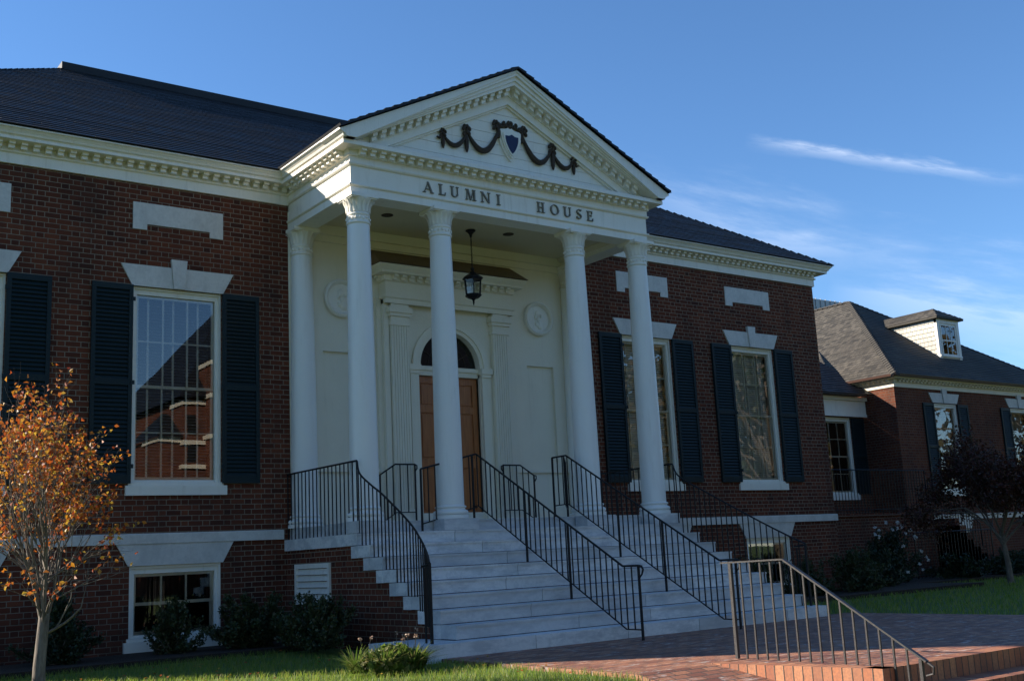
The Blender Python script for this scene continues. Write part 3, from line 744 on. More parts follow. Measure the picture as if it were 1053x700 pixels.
# entablature
en = MB(); th = .36
path = [(-PX, 0), (-PX, -PY), (PX, -PY), (PX, 0)]
en.sweep([(0, 6.575), (0, 6.695), (.02, 6.70), (.035, 6.715), (.035, 6.735), (0, 6.74), (0, 7.02), (.03, 7.03), (.045, 7.05), (.045, 7.065), (.02, 7.07), (.02, 7.165), (.05, 7.175), (.05, 7.268), (.235, 7.272), (.235, 7.335), (.22, 7.346), (-th, 7.346), (-th, 6.575)], path)
dentils(en, [(-PX, -.22), (-PX, -PY)], 7.178, 7.270, .045, .135); dentils(en, [(-PX, -PY), (PX, -PY)], 7.178, 7.270, .045, .135); dentils(en, [(PX, -PY), (PX, -.22)], 7.178, 7.270, .045, .135)
ent = en.build('entablature', M['white'], bld)
cy_ = MB()   # crown moulding on the two flanks
CYM = [(.20, 7.347), (.24, 7.352), (.255, 7.365), (.27, 7.40), (.305, 7.435), (.33, 7.448), (.33, 7.47), (.20, 7.472)]
cy_.sweep(CYM, [(-PX, 0), (-PX, -PY-.29)]); cy_.build('crown_moulding', M['white'], bld); cy_ = MB(); cy_.sweep(CYM, [(PX, -PY-.29), (PX, 0)]); cy_.build('crown_moulding', M['white'], bld)
ce = MB(); ce.box(-PX+th, PX-th, -PY+th, 0, 6.74, 6.78)
ce.sweep([(0, 6.66), (-.03, 6.66), (-.09, 6.72), (-.09, 6.738), (0, 6.739)], [(-PX+th, -.001), (-PX+th, -PY+th), (PX-th, -PY+th), (PX-th, -.001)])
ceo = ce.build('porch_ceiling', M['ceiling'], bld)
cm = MB(); cm.box(-PX+th+.001, PX-th-.001, -.10, -.001, 6.58, 6.739); cm.box(-PX+th+.001, PX-th-.001, -.05, -.001, 6.46, 6.579); cm.build('wall_moulding', M['cream'], bld)
dl = MB(); dl.lathe([(.10, 6.737), (.10, 6.731), (.085, 6.728)], .74, -1.05, 24); dl.lathe([(.07, 6.727), (.07, 6.726)], .74, -1.05, 20); dl.build('downlight', M['bronze'], ceo)
dl2 = MB(); dl2.lathe([(.10, 6.737), (.10, 6.731), (.085, 6.728)], -1.75, -1.05, 24); dl2.build('downlight', M['bronze'], ceo)
# letters
def letter(ch, x0, x1, z0, z1):
    h = z1-z0; w_ = x1-x0; T = .028; t = .011; sf = .011
    P = []
    X = lambda u: x0+u*w_; Z = lambda v: z0+v*h
    def rect(a, b_, c, d): P.append([(a, c), (b_, c), (b_, d), (a, d)])
    def stroke(ax, az, bx, bz, wd): P.append([(ax-wd/2, az), (ax+wd/2, az), (bx+wd/2, bz), (bx-wd/2, bz)])
    def serif(xc, z, wd, top=False): rect(xc-wd/2, xc+wd/2, (z1-sf) if top else z0, z1 if top else z0+sf)
    def arc(cx, cz, rx, rz, a0, a1, wt, n_=14):
        for i in range(n_):
            q = []
            for a, in_ in ((a0+(a1-a0)*i/n_, 0), (a0+(a1-a0)*(i+1)/n_, 0), (a0+(a1-a0)*(i+1)/n_, 1), (a0+(a1-a0)*i/n_, 1)):
                th_ = t+(T-t)*abs(math.cos(R(a)))**1.3 if wt else t
                q.append((cx+(rx-th_*in_)*math.cos(R(a)), cz+(rz-t*in_*1.2)*math.sin(R(a))))
            P.append(q)
    if ch == 'A':
        stroke(X(.08), z0, X(.50), z1, t); stroke(X(.86), z0, X(.46), z1, T); rect(X(.24), X(.70), Z(.30), Z(.30)+t); serif(X(.08), 0, .055); serif(X(.86), 0, .065)
    elif ch == 'L':
        rect(X(.2), X(.2)+T, z0, z1); serif(X(.2)+T/2, 0, .08); serif(X(.2)+T/2, 0, .075, True); rect(X(.2), x1, z0, z0+t); stroke(x1-.008, z0, x1, z0+.05, .014)
    elif ch == 'U':
        rect(X(.10), X(.10)+T, Z(.28), z1); rect(X(.84), X(.84)+t, Z(.28), z1); serif(X(.10)+T/2, 0, .072, True); serif(X(.84)+t/2, 0, .05, True)
        cx = (X(.10)+X(.84)+t)/2; rx = (X(.84)+t-X(.10))/2; arc(cx, Z(.28), rx, Z(.28)-z0, 180, 360, 1)
    elif ch == 'M':
        stroke(X(.10), z0, X(.16), z1, t); stroke(X(.16)+.01, z1, X(.5), z0, T*.9); stroke(X(.5), z0, X(.82), z1, t); rect(X(.80), X(.80)+T, z0, z1); serif(X(.10), 0, .045); serif(X(.80)+T/2, 0, .07); serif(X(.12), 0, .05, True); serif(X(.84), 0, .06, True)
    elif ch == 'N':
        rect(X(.10), X(.10)+t, z0, z1); rect(X(.86), X(.86)+t, z0, z1); stroke(X(.12), z1, X(.88), z0, T); serif(X(.12), 0, .055); serif(X(.10), 0, .05, True); serif(X(.90), 0, .055, True)
    elif ch == 'I':
        cx = (x0+x1)/2; rect(cx-T/2, cx+T/2, z0, z1); serif(cx, 0, .078); serif(cx, 0, .078, True)
    elif ch == 'H':
        for u in (.14, .70):
            rect(X(u), X(u)+T*.9, z0, z1); serif(X(u)+T/2, 0, .07); serif(X(u)+T/2, 0, .07, True)
        rect(X(.14)+T*.9, X(.70), Z(.5)-t/2, Z(.5)+t/2)
    elif ch == 'O': arc((x0+x1)/2, (z0+z1)/2, w_/2, h/2+.004, 0, 360, 1, 30)
    elif ch == 'S':
        cx = (x0+x1)/2; r_ = h/4+.004
        arc(cx, z1-r_, w_*.42, r_, 30, 270, 0, 14); arc(cx, z0+r_, w_*.46, r_, -150, 90, 0, 14)
        stroke(cx-.035, Z(.64), cx+.035, Z(.36), T); stroke(x1-.016, Z(.80), x1-.012, Z(.98), .012); stroke(x0+.010, Z(.04), x0+.006, Z(.24), .012)
    elif ch == 'E':
        rect(X(.15), X(.15)+T, z0, z1); rect(X(0), x1-.012, z1-t, z1); rect(X(0), x1, z0, z0+t); rect(X(.15)+T, X(.72), Z(.52), Z(.52)+t); stroke(x1-.012, z0, x1, z0+.05, .013); stroke(x1-.020, z1-.05, x1-.016, z1, .013); rect(X(.70), X(.76), Z(.44), Z(.64))
    lb = MB()
    for i, q in enumerate(P): lb.prism(q, -PY-.026-.0004*i, -PY-.0015-.00004*i)
    o = lb.build('letter', M['letter'], ent); o['label'] = 'bronze letter '+ch; return o
for ch, a, b_ in (('A', -1.754, -1.573), ('L', -1.472, -1.342), ('U', -1.24, -1.09), ('M', -.948, -.756), ('N', -.644, -.469), ('I', -.337, -.251), ('H', .51, .674), ('O', .80, .982), ('U', 1.094, 1.252), ('S', 1.379, 1.489), ('E', 1.616, 1.75)):
    letter(ch, a, b_, 6.792, 6.972)
# pediment
pe = MB(); AP = 9.13; MS = .4985; TY = -2.13
def chev(mb, o0, o1, zb, yf, yb, xcap=None):
    """raking band between vertical offsets o0<o1 below the apex line"""
    for s_ in (-1, 1):
        xa = (AP-o0-zb)/MS; xb = (AP-o1-zb)/MS
        pts = [(0, AP-o1), (0, AP-o0), (xa, zb), (xb, zb)]
        if xcap and xa > xcap: pts = [(0, AP-o1), (0, AP-o0), (xcap, AP-o0-MS*xcap), (xcap, min(AP-o0-MS*xcap-.002, 7.435)), (min(xcap, 3.345)-.002, min(AP-o0-MS*xcap-.004, 7.415)), (3.285, 7.385 if o0 < .08 else 7.36), (3.26, zb), (3.1, zb)]
        mb.prism([(s_*x, z) for x, z in pts], yf, yb)
zb = 7.348
mb = pe
chev(mb, 0, .035, zb, -PY-.325, TY+.25, 3.375); chev(mb, .035, .09, zb, -PY-.305, TY+.25, 3.34); chev(mb, .09, .165, zb, -PY-.265, TY+.25, 3.30)
chev(mb, .165, .235, zb, -PY-.235, TY+.25, 3.27)
chev(mb, .235, .36, zb, -PY-.045, TY+.2); chev(mb, .36, .50, zb, -PY-.02, TY+.2); chev(mb, .50, .535, zb, -PY+.02, TY+.2)
# raking dentils
Lr = (AP-.235-zb)/MS; nd = 17
for s_ in (-1, 1):
    for i in range(nd):
        xc = .10+i*(Lr-.35)/nd; z = AP-.235-MS*xc; ww = .042
        for (dz0, dz1, yo) in ((.0, .055, .18), (.055, .115, .13)):
            pts = [(xc-ww, z-dz1+MS*ww), (xc+ww, z-dz1-MS*ww), (xc+ww, z-dz0-MS*ww-.001), (xc-ww, z-dz0+MS*ww-.001)]
            pe.prism([(s_*a, b_) for a, b_ in pts], -PY-yo, -PY-.044)
pe.build('raking_cornice', M['white'], bld)
ty = MB()
tw = lambda z: (AP-.49-z)/MS
nb = 7; zz = 7.346; hb = (AP-.50-zz)/nb
for i in range(nb):
    za = zz+i*hb; zc = za+hb-.006
    ty.prism([(-tw(za), za), (tw(za), za), (max(.01, tw(zc)), zc), (-max(.01, tw(zc)), zc)], TY-.012+.002*(i % 2), TY+.03)
ty.prism([(-tw(zz), zz), (tw(zz), zz), (0, AP-.5)], TY+.012, TY+.04)
tyo = ty.build('tympanum', M['white'], bld)
# shield and garland
def shield_pts(cx, cz, w_, h, n_=10):
    pts = [(cx, cz+h*.50), (cx+w_*.22, cz+h*.41), (cx+w_*.5, cz+h*.40)]
    for i in range(1, n_+1):
        t = i/n_; pts.append((cx+w_*.5*math.cos(t*math.pi/2)**.75 if t < 1 else cx, cz+h*.40-h*.90*t))
    l = [(2*cx-x, z) for x, z in pts[1:-1]][::-1]
    return pts+l
sh = MB(); sh.prism(shield_pts(.04, 7.93, .50, .62), TY-.05, TY-.001); sh.prism(shield_pts(.04, 7.93, .42, .53), TY-.085, TY-.05); sh.prism(shield_pts(.038, 7.92, .35, .44), TY-.11, TY-.085)
sho = sh.build('shield', M['white'], tyo); bevel(sho, .012, 2)
sh2 = MB(); sh2.prism(shield_pts(.035, 7.91, .27, .34), TY-.117, TY-.111); sh2.build('shield_field', M['shieldblue'], sho)
CXG = .05
for s_ in (-1, 1):
    gl_ = MB()
    G = lambda x, z, y=.045: (CXG+s_*(x), TY-y, z)
    def swag(x0, z0, x1, z1, sag, r0, rm):
        pts = []; rr = []
        for i in range(15):
            t = i/14; x = x0+(x1-x0)*t; z = z0+(z1-z0)*t-sag*4*t*(1-t)*(1-.0*t); pts.append(G(x, z, .05)); rr.append(r0+(rm-r0)*math.sin(math.pi*t)**.8*(1+.10*math.sin(i*2.6)))
        gl_.tube(pts, rr, 8)
    swag(.26, 8.10, .85, 7.93, .30, .022, .052); swag(.92, 7.92, 1.34, 7.82, .165, .018, .042)
    gl_.tube([G(.25, 8.22), G(.245, 8.10), G(.25, 8.0)], [.03, .035, .03], 7)
    # tassels
    gl_.blob(G(.905, 7.80), (.042, .035, .18)); gl_.blob(G(1.37, 7.73), (.033, .03, .12))
    for bx, bz, k in ((.90, 7.99, 1.0), (1.37, 7.86, .78), (.29, 8.20, .9)):
        for dx, dz, rot in ((-.055, .06, .5), (.055, .05, -.5), (-.05, -.03, .2), (.05, -.04, -.3), (0, 0, 0), (-.02, .09, .2), (.03, .09, -.2)):
            gl_.blob(G(bx+dx*k, bz+dz*k, .05+.01*math.cos(dx*90)), (.034*k, .03, .048*k), Matrix.Rotation(rot*s_, 3, 'Y'), 7, 5)
    gl_.tube([G(1.39, 7.84), G(1.44, 7.78), G(1.49, 7.80)], [.02, .022, .012], 6)
    # crest leaves round the top of the shield
    for i, (a, zz_) in enumerate(((.03, 8.31), (.08, 8.25), (.13, 8.29), (.19, 8.23), (.0, 8.25), (.24, 8.24))):
        gl_.blob(G(a, zz_, .05), (.034, .03, .045), Matrix.Rotation(.4*s_*(1 if i % 2 else -1), 3, 'Y'), 7, 5)
    gl_.tube([G(0, 8.25), G(.12, 8.24), G(.2, 8.20), G(.26, 8.17)], .026, 6)
    go = gl_.build('garland', M['bronze'], tyo, smooth='auto')
# portico roof
pr_ = MB(); RZ = 9.165; ex_ = 3.385; yF = -2.58; yB = 3.0
ez = RZ-MS*ex_
shingles(pr_, (-ex_, yB, ez), (-ex_, yF, ez), (0, yF, RZ), (0, yB, RZ), ex=.17, thick=.03)
shingles(pr_, (ex_, yF, ez), (ex_, yB, ez), (0, yB, RZ), (0, yF, RZ), ex=.17, thick=.03)
for s_ in (-1, 1):   # butt end along the rake
    for k in range(22):
        t0, t1 = k/22, (k+1)/22; xa, xb = ex_*(1-t0), ex_*(1-t1)
        pr_.quad((s_*xa, yF, RZ-MS*xa-.02), (s_*xb, yF, RZ-MS*xb-.02), (s_*xb, yF-.0, RZ-MS*xb+.015), (s_*xa, yF, RZ-MS*xa+.04))
pr_.build('portico_roof', M['slate'], bld, recalc=False)
pf = MB(); pf.prism([(-3.3, 7.36), (3.3, 7.36), (0, 9.02)], TY+.26, 3.0); pf.build('roof_frame', M['white'], bld)

# ------------------------------------------------------------------ steps
Y0, TR, RI = -2.04, .353, .174
SX0, SX1 = -3.18, 3.24
sb = MB(); rnd = random.Random(5)
def course(x0, x1, ya, yb, za, zb_, nose=True):
    za = za+.004
    """row of stones between x0 and x1"""
    x = x0
    while x < x1-.01:
        L = rnd.uniform(1.25, 2.1)
        xe = x+L if x+L < x1-.5 else x1
        t = rnd.random(); g_ = .0045
        sb.box(x+g_, xe-g_, ya, yb, za, zb_, t)
        if nose: sb.box(x+g_, xe-g_, ya-.014, ya-.0005, zb_-.028, zb_-.0015, t)
        x = xe
# platform and its side landings
course(-3.08, 3.08, Y0, Y0+.6, ZP-RI+.003, ZP-.002); sb.box(-3.08, 3.08, Y0+.601, -.001, ZP-RI+.003, ZP-.002, .3)
for cx in (-C1, -C2, C2, C1): sb.box(cx-.31, cx+.31, -2.372, Y0-.024, ZP-RI+.004, ZP-.001, rnd.random())
for k in range(1, 9):
    y = Y0-k*TR; z = ZP-k*RI
    if k == 1:
        course(SX0, SX1, y, y+TR*1.0, z-RI+.003, z-.001)
        for s_ in (SX0, SX1-.5): sb.box(s_, s_+.5, y+TR+.001, -.001, z-RI+.003, z-.001, .2)
    else: course(SX0, SX1, y, y+TR*1.5 if False else y+TR-.001, z-RI+.003, z-.001)
    if k > 1:   # bearing ends showing at the two flanks
        for a, b_ in ((SX0+.001, SX0+.12), (SX1-.12, SX1-.001)): sb.box(a, b_, y+TR, y+TR*1.5, z-RI+.004, z-.002, rnd.random())
y9 = Y0-9*TR; z9 = ZP-9*RI
course(-3.95, 3.34, y9, y9+TR-.001, -.2, z9-.001, False); course(-3.95, SX0-.002, y9+TR, y9+TR+.8, -.2, z9-.002, False)
stp = sb.build('steps', M['marble'], bld, tone='stone'); bevel(stp, .007, 2)
# brick under the steps
ck = MB()
bk = [(-.002, ZP-RI*2+.002)]
def stairprism(mb, x0, x1):
    pts = [(0, -.3), (0, ZP-2*RI)]
    pts = [(-.001, -.3), (-.001, ZP-2*RI+.002)]
    for k in range(1, 9):
        yb = Y0-k*TR+TR*1.5; zt_ = ZP-(k+1)*RI+.002
        if k == 1: pts.append((Y0-2*TR+TR*1.5, zt_)); continue
        pts.append((yb-.0, ZP-k*RI+.002)) if False else None
        pts.append((Y0-k*TR+TR*1.5, zt_)); 
        if k < 8: pts.append((Y0-(k+1)*TR+TR*1.5, zt_))
    pts.append((pts[-1][0], -.3))
    P = []
    for q in pts:
        if not P or (abs(P[-1][0]-q[0])+abs(P[-1][1]-q[1])) > 1e-4: P.append(q)
    mb.poly([(x0, y, z) for y, z in P]); mb.poly([(x1, y, z) for y, z in P[::-1]])
    for i in range(len(P)):
        (a, b_), (c, d_) = P[i], P[(i+1) % len(P)]
        mb.quad((x0, a, b_), (x1, a, b_), (x1, c, d_), (x0, c, d_))
stairprism(ck, SX0+.03, SX1-.03)
cko = ck.build('stair_base', M['brick'], bld)
# louvred vent in the flank
lv = MB(); lx = SX0+.03
ya, yb, za, zb_ = -1.53, -.36, .50, 1.10
for (a, b_, c, d_) in ((ya, ya+.07, za, zb_), (yb-.07, yb, za, zb_), (ya+.07, yb-.07, za, za+.06), (ya+.07, yb-.07, zb_-.07, zb_)): lv.box(lx-.035, lx-.001, a, b_, c, d_)
for i in range(5):
    z = za+.06+i*.094; lv.quad((lx-.035, ya+.07, z), (lx-.035, yb-.07, z), (lx-.004, yb-.07, z+.085), (lx-.004, ya+.07, z+.085)); lv.quad((lx-.035, ya+.07, z), (lx-.035, yb-.07, z), (lx-.035, yb-.07, z+.012), (lx-.035, ya+.07, z+.012))
lvo = lv.build('louvre_vent', M['white'], cko)

# ------------------------------------------------------------------ railings
def rail(name, label, top, feet, spacing=.13, posts=(), mat='iron', bottom=None, group='iron handrails of the front steps', curl=(), bw=.014, rh=.028):
    """top: 3D polyline of the handrail; feet(x,y,z_top)->z of baluster foot"""
    o = thing(name, label, 'handrail', tuple(top[0][:2])+(feet(*top[0]),), group)
    h = MB(); h.tube(top, rh/2, 8)
    for c in curl:     # small scroll at an end: centre direction
        p_, dx, dy = Vector(c[0]), c[1], c[2]
        h.tube([p_, p_+Vector((dx*.05, dy*.05, -.012)), p_+Vector((dx*.075, dy*.075, -.05)), p_+Vector((dx*.05, dy*.05, -.10)), p_+Vector((dx*.01, dy*.01, -.14))], [rh/2, rh/2, rh/2*.95, rh/2*.8, rh/2*.6], 8)
    h.build('handrail', M[mat], o, smooth='auto')
    L = 0; pts = [Vector(p_) for p_ in top]; seg = [(b_-a).length for a, b_ in zip(pts, pts[1:])]; T_ = sum(seg)
    n_ = max(1, round(T_/spacing))
    def at(s):
        for (a, b_), l in zip(zip(pts, pts[1:]), seg):
            if s <= l+1e-9: return a.lerp(b_, s/l if l else 0)
            s -= l
        return pts[-1].copy()
    for i in range(n_+1):
        q = at(T_*i/n_); zf = feet(*q)
        bb = MB(); w_ = bw
        bb.bar((q.x, q.y, zf), (q.x, q.y, q.z-.006), w_); bb.build('baluster', M[mat], o)
    for s_ in posts:
        q = at(s_*T_); pp = MB(); pp.bar((q.x+.001, q.y, s_*0+post_foot(q)), (q.x+.001, q.y, q.z-.004), bw*2.0); pp.build('post', M[mat], o)
    if bottom:
        bt = MB(); bt.tube([(q.x, q.y, q.z-bottom) for q in pts], bw*.62, 6); bt.build('bottom_rail', M[mat], o)
    return o
def tread(x, y, z=0):
    k = 0 if y > Y0 else math.ceil((Y0-y)/TR-1e-6)
    k = min(k, 10)
    return ZP-k*RI if k < 10 else -.07
def post_foot(q): 
    if abs(q.x) > 3.1 and q.y > Y0: return ZP-RI
    return tread(q.x, q.y)
def smooth_path(P, n_=6):
    P = [Vector(p_) for p_ in P]; o = []
    for i in range(len(P)-1):
        p0, p1, p2, p3 = P[max(i-1, 0)], P[i], P[i+1], P[min(i+2, len(P)-1)]
        for j in range(n_):
            t = j/n_; o.append(.5*((2*p1)+(-p0+p2)*t+(2*p0-5*p1+4*p2-p3)*t*t+(-p0+3*p1-3*p2+p3)*t**3))
    o.append(P[-1]); return [tuple(v) for v in o]
def side_rail(sx, label):
    flare = [(3.12, -2.42, 2.32), (3.12, -2.75, 2.13), (3.13, -3.1, 1.965), (3.22, -3.9, 1.57), (3.34, -4.37, 1.335), (3.49, -4.76, 1.15), (3.62, -5.02, 1.03)]
    if sx > 0: flare = [(3.14, -2.42, 2.32), (3.13, -2.75, 2.13), (3.12, -3.1, 1.965), (3.13, -3.9, 1.57), (3.16, -4.37, 1.335), (3.19, -4.76, 1.15), (3.22, -5.02, 1.03)]
    lead = [(sx*3.12, -.02, 2.515), (sx*3.12, -2.33, 2.515)]
    crv = smooth_path([(sx*3.12, -2.345, 2.50)]+[(sx*a, b_, c) for a, b_, c in flare])
    top = lead+crv
    feet = lambda x, y, z: (ZP-RI) if y > Y0-TR else max(z9, tread(x, y))
    o = rail('stair_railing', label, top, feet, .128)
    e = Vector(top[-1]); pp = MB()
    pp.bar((e.x, e.y, z9 if abs(e.x) > 3.3 or True else 0), (e.x, e.y, e.z), .03); pp.bar((e.x-sx*.02, e.y+.16, z9), (e.x-sx*.02, e.y+.16, e.z-.06), .02)
    pp.build('post', M['iron'], o)
    hb_ = MB(); hb_.tube([(e.x, e.y, e.z-.02), (e.x-sx*.02, e.y+.2, e.z-.035)], .014, 6); hb_.build('return_bar', M['iron'], o)
    return o
side_rail(-1, 'black iron railing sweeping down the left edge of the marble steps')
side_rail(1, 'black iron railing along the far right edge of the marble steps')
def mid_rail(x, label, extra=None, ys=-1.75):
    nose = lambda y: ZP+(y-Y0)*RI/TR
    ytop = Y0-.08; yb = -5.40
    top = [(x, ys, 2.655), (x, ytop, 2.66), (x, yb, nose(yb)+.86), (x, yb-.30, nose(yb)+.86)]
    hgt = .90
    o = thing('stair_railing', label, 'handrail', (x, ytop, ZP), 'iron handrails of the front steps')
    h = MB(); h.tube(top, .015, 8)
    e = Vector(top[-1]); h.tube([e, e+Vector((.01, -.05, -.01)), e+Vector((.015, -.07, -.05)), e+Vector((.01, -.05, -.11)), e+Vector((0, -.005, -.16))], [.015, .015, .014, .012, .01], 8)
    h.build('handrail', M['iron'], o, smooth='auto')
    dz = .80
    bt = MB(); bt.tube([(a, b_, c-dz) for a, b_, c in top], .010, 6); bt.build('bottom_rail', M['iron'], o)
    pts = [Vector(p_) for p_ in top]; seg = [(b_-a).length for a, b_ in zip(pts, pts[1:])]; T_ = sum(seg); n_ = round(T_/.135)
    for i in range(n_+1):
        s = T_*i/n_
        for a, b_, l in zip(pts, pts[1:], seg):
            if s <= l+1e-6: q = a.lerp(b_, s/l); break
            s -= l
        bb = MB(); bb.bar((q.x, q.y, q.z-dz), (q.x, q.y, q.z-.01), .014); bb.build('baluster', M['iron'], o)
    for y in (ys+.0, -2.62, -3.33, -4.30, e.y):
        if y == -2.62: continue
        zt_ = 2.655 if y > ytop else (nose(y)+.86+(2.66-(nose(ytop)+.86))*0 if y > yb else e.z)
        zt_ = 2.655 if y > ytop else (2.66+(y-ytop)/(yb-ytop)*(top[2][2]-2.66) if y > yb else e.z)
        pp = MB(); pp.bar((x+.001, y, tread(x, y)), (x+.001, y, zt_), .026); pp.build('post', M['iron'], o)
    if extra:
        pl_ = MB(); pl_.tube(extra, .014, 8)
        pl_.build('side_rail', M['iron'], o, smooth='auto')
        bt = MB(); bt.tube([(a, b_, c-.82) for a, b_, c in extra], .010, 6); bt.build('bottom_rail', M['iron'], o)
        a, b_ = Vector(extra[0]), Vector(extra[-1]); n_ = max(2, round((b_-a).length/.13))
        for i in range(1, n_+1):
            q = a.lerp(b_, i/n_); bb = MB(); bb.bar((q.x, q.y, q.z-.82), (q.x, q.y, q.z-.01), .014); bb.build('baluster', M['iron'], o)
        pp = MB(); pp.bar((b_.x, b_.y, tread(b_.x, b_.y)), (b_.x, b_.y, b_.z), .026); pp.build('post', M['iron'], o)
    return o
mid_rail(-.90, 'black iron handrail down the middle of the steps, nearer the left, ending in a scroll', [(-.90, -2.10, 2.66), (-1.93, -2.13, 2.42)], ys=-2.0)
mid_rail(.90, 'black iron handrail down the steps between the two right columns', [(.90, -2.05, 2.66), (1.50, -1.35, 2.63)])
for s_ in (-1, 1):
    top = [(s_*.92, -.3, 2.67), (s_*1.30, -.3, 2.67), (s_*1.60, -.3, 2.49)]
    o = thing('door_railing', 'short iron railing panel at the '+('left' if s_ < 0 else 'right')+' side of the wooden doors', 'handrail', (s_*1.2, -.3, ZP), 'short railings beside the doors')
    h = MB(); h.tube(top, .014, 8); q = Vector(top[0]); h.tube([q, q+Vector((-s_*.04, 0, -.02)), q+Vector((-s_*.04, 0, -.07)), q+Vector((0, 0, -.12))], .012, 6)
    q = Vector(top[2]); h.tube([q, q+Vector((s_*.05, 0, -.01)), q+Vector((s_*.05, 0, -.06)), q+Vector((0, 0, -.13))], .012, 6)
    h.build('handrail', M['iron'], o, smooth='auto')
    b = MB(); b.tube([(a, y, z-.80) for a, y, z in top], .009, 6); b.build('bottom_rail', M['iron'], o)
    for i in range(6):
        t = i/5; L = t*.73
        x = .92+min(L, .38)+max(0, L-.38)*.857; z = 2.67 if L < .38 else 2.67-(L-.38)*.514
        bb = MB(); bb.bar((s_*x, -.3, z-.8 if 0 < i < 5 else ZP), (s_*x, -.3, z-.01), .014 if 0 < i < 5 else .024); bb.build('baluster' if 0 < i < 5 else 'post', M['iron'], o)

# ------------------------------------------------------------------ hanging lantern
lx_, ly, = -.01, -.95
ln = thing('hanging_lantern', 'black iron and glass lantern hanging from the porch ceiling by a chain', 'lantern', (lx_, ly, 6.739))
q = MB(); q.lathe([(.085, 6.738), (.09, 6.72), (.06, 6.695), (.03, 6.66), (.02, 6.62), (.012, 6.60)], lx_, ly, 20); q.build('ceiling_rose', M['iron'], ln, smooth='auto')
q = MB()
z = 6.60; i = 0
while z > 6.06:
    o_ = .013
    pts = [(lx_+(o_*math.cos(a) if i % 2 else 0), ly+(0 if i % 2 else o_*math.cos(a)), z-.022+.024*math.sin(a)) for a in [2*math.pi*j/8 for j in range(9)]]
    q.tube(pts, .0045, 5, False); z -= .037; i += 1
q.build('chain', M['iron'], ln, smooth='auto')
q = MB(); q.lathe([(.012, 6.06), (.03, 6.05), (.035, 6.02), (.02, 6.0), (.05, 5.975), (.06, 5.95), (.10, 5.925), (.17, 5.88), (.185, 5.865), (.185, 5.85), (.165, 5.84)], lx_, ly, 8); q.build('lamp_cap', M['iron'], ln)
q = MB(); q.lathe([(.145, 5.56), (.15, 5.55), (.13, 5.53), (.09, 5.505), (.05, 5.495), (.03, 5.48), (.014, 5.45), (.02, 5.44), (.006, 5.38)], lx_, ly, 8); q.build('lamp_finial', M['iron'], ln)
q = MB()
for k in range(6):
    a = math.pi*k/3; q.bar((lx_+.16*math.cos(a), ly+.16*math.sin(a), 5.845), (lx_+.135*math.cos(a), ly+.135*math.sin(a), 5.555), .014)
    a2 = a+math.pi/3
    for r_, z in ((.16, 5.835), (.137, 5.57)): q.bar((lx_+r_*math.cos(a), ly+r_*math.sin(a), z), (lx_+r_*math.cos(a2), ly+r_*math.sin(a2), z), .012)
q.build('lamp_cage', M['iron'], ln)
q = MB()
for k in range(6):
    a, a2 = math.pi*k/3, math.pi*(k+1)/3
    q.quad((lx_+.133*math.cos(a), ly+.133*math.sin(a), 5.56), (lx_+.133*math.cos(a2), ly+.133*math.sin(a2), 5.56), (lx_+.157*math.cos(a2), ly+.157*math.sin(a2), 5.84), (lx_+.157*math.cos(a), ly+.157*math.sin(a), 5.84))
q.build('lamp_glass', M['lampglass'], ln, recalc=False)
q = MB(); q.tube([(lx_, ly, 5.55), (lx_, ly, 5.66)], .022, 10); q.blob((lx_, ly, 5.70), (.025, .025, .045)); q.build('bulb', M['blind'], ln, smooth='auto')

# ------------------------------------------------------------------ far wing
wg = thing('brick_wing', 'lower brick house at the far right with hipped shingle roof and dormer', 'building')
WX0, WX1, WY = 17.54, 26.86, 3.0
WH = [(c-.62, c+.62, 2.33, 4.98) for c in (20.0, 24.2)]
BH = [(c-.55, c+.55, .25, 1.2) for c in (20.0, 24.2)]
w = MB(); wall_front(w, WX0, WX1, -.3, 5.55, WH+BH, WY, .22)
w.quad((WX0, WY, -.3), (WX0, 16, -.3), (WX0, 16, 5.55), (WX0, WY, 5.55)); w.quad((WX1, WY, -.3), (WX1, 16, -.3), (WX1, 16, 5.55), (WX1, WY, 5.55)); w.quad((WX0, 16, -.3), (WX1, 16, -.3), (WX1, 16, 5.55), (WX0, 16, 5.55))
w.build('wall', M['brick2'], wg, recalc=False)
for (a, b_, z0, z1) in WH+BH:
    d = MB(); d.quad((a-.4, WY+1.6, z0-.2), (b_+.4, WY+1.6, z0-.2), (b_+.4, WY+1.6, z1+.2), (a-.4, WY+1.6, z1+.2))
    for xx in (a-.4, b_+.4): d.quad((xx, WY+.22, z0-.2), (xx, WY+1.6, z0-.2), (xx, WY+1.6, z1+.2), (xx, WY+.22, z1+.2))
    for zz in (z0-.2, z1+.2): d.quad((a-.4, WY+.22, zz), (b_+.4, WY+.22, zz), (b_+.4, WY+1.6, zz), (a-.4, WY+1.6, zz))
    d.build('dark_backing', M['dark'], wg, recalc=False)
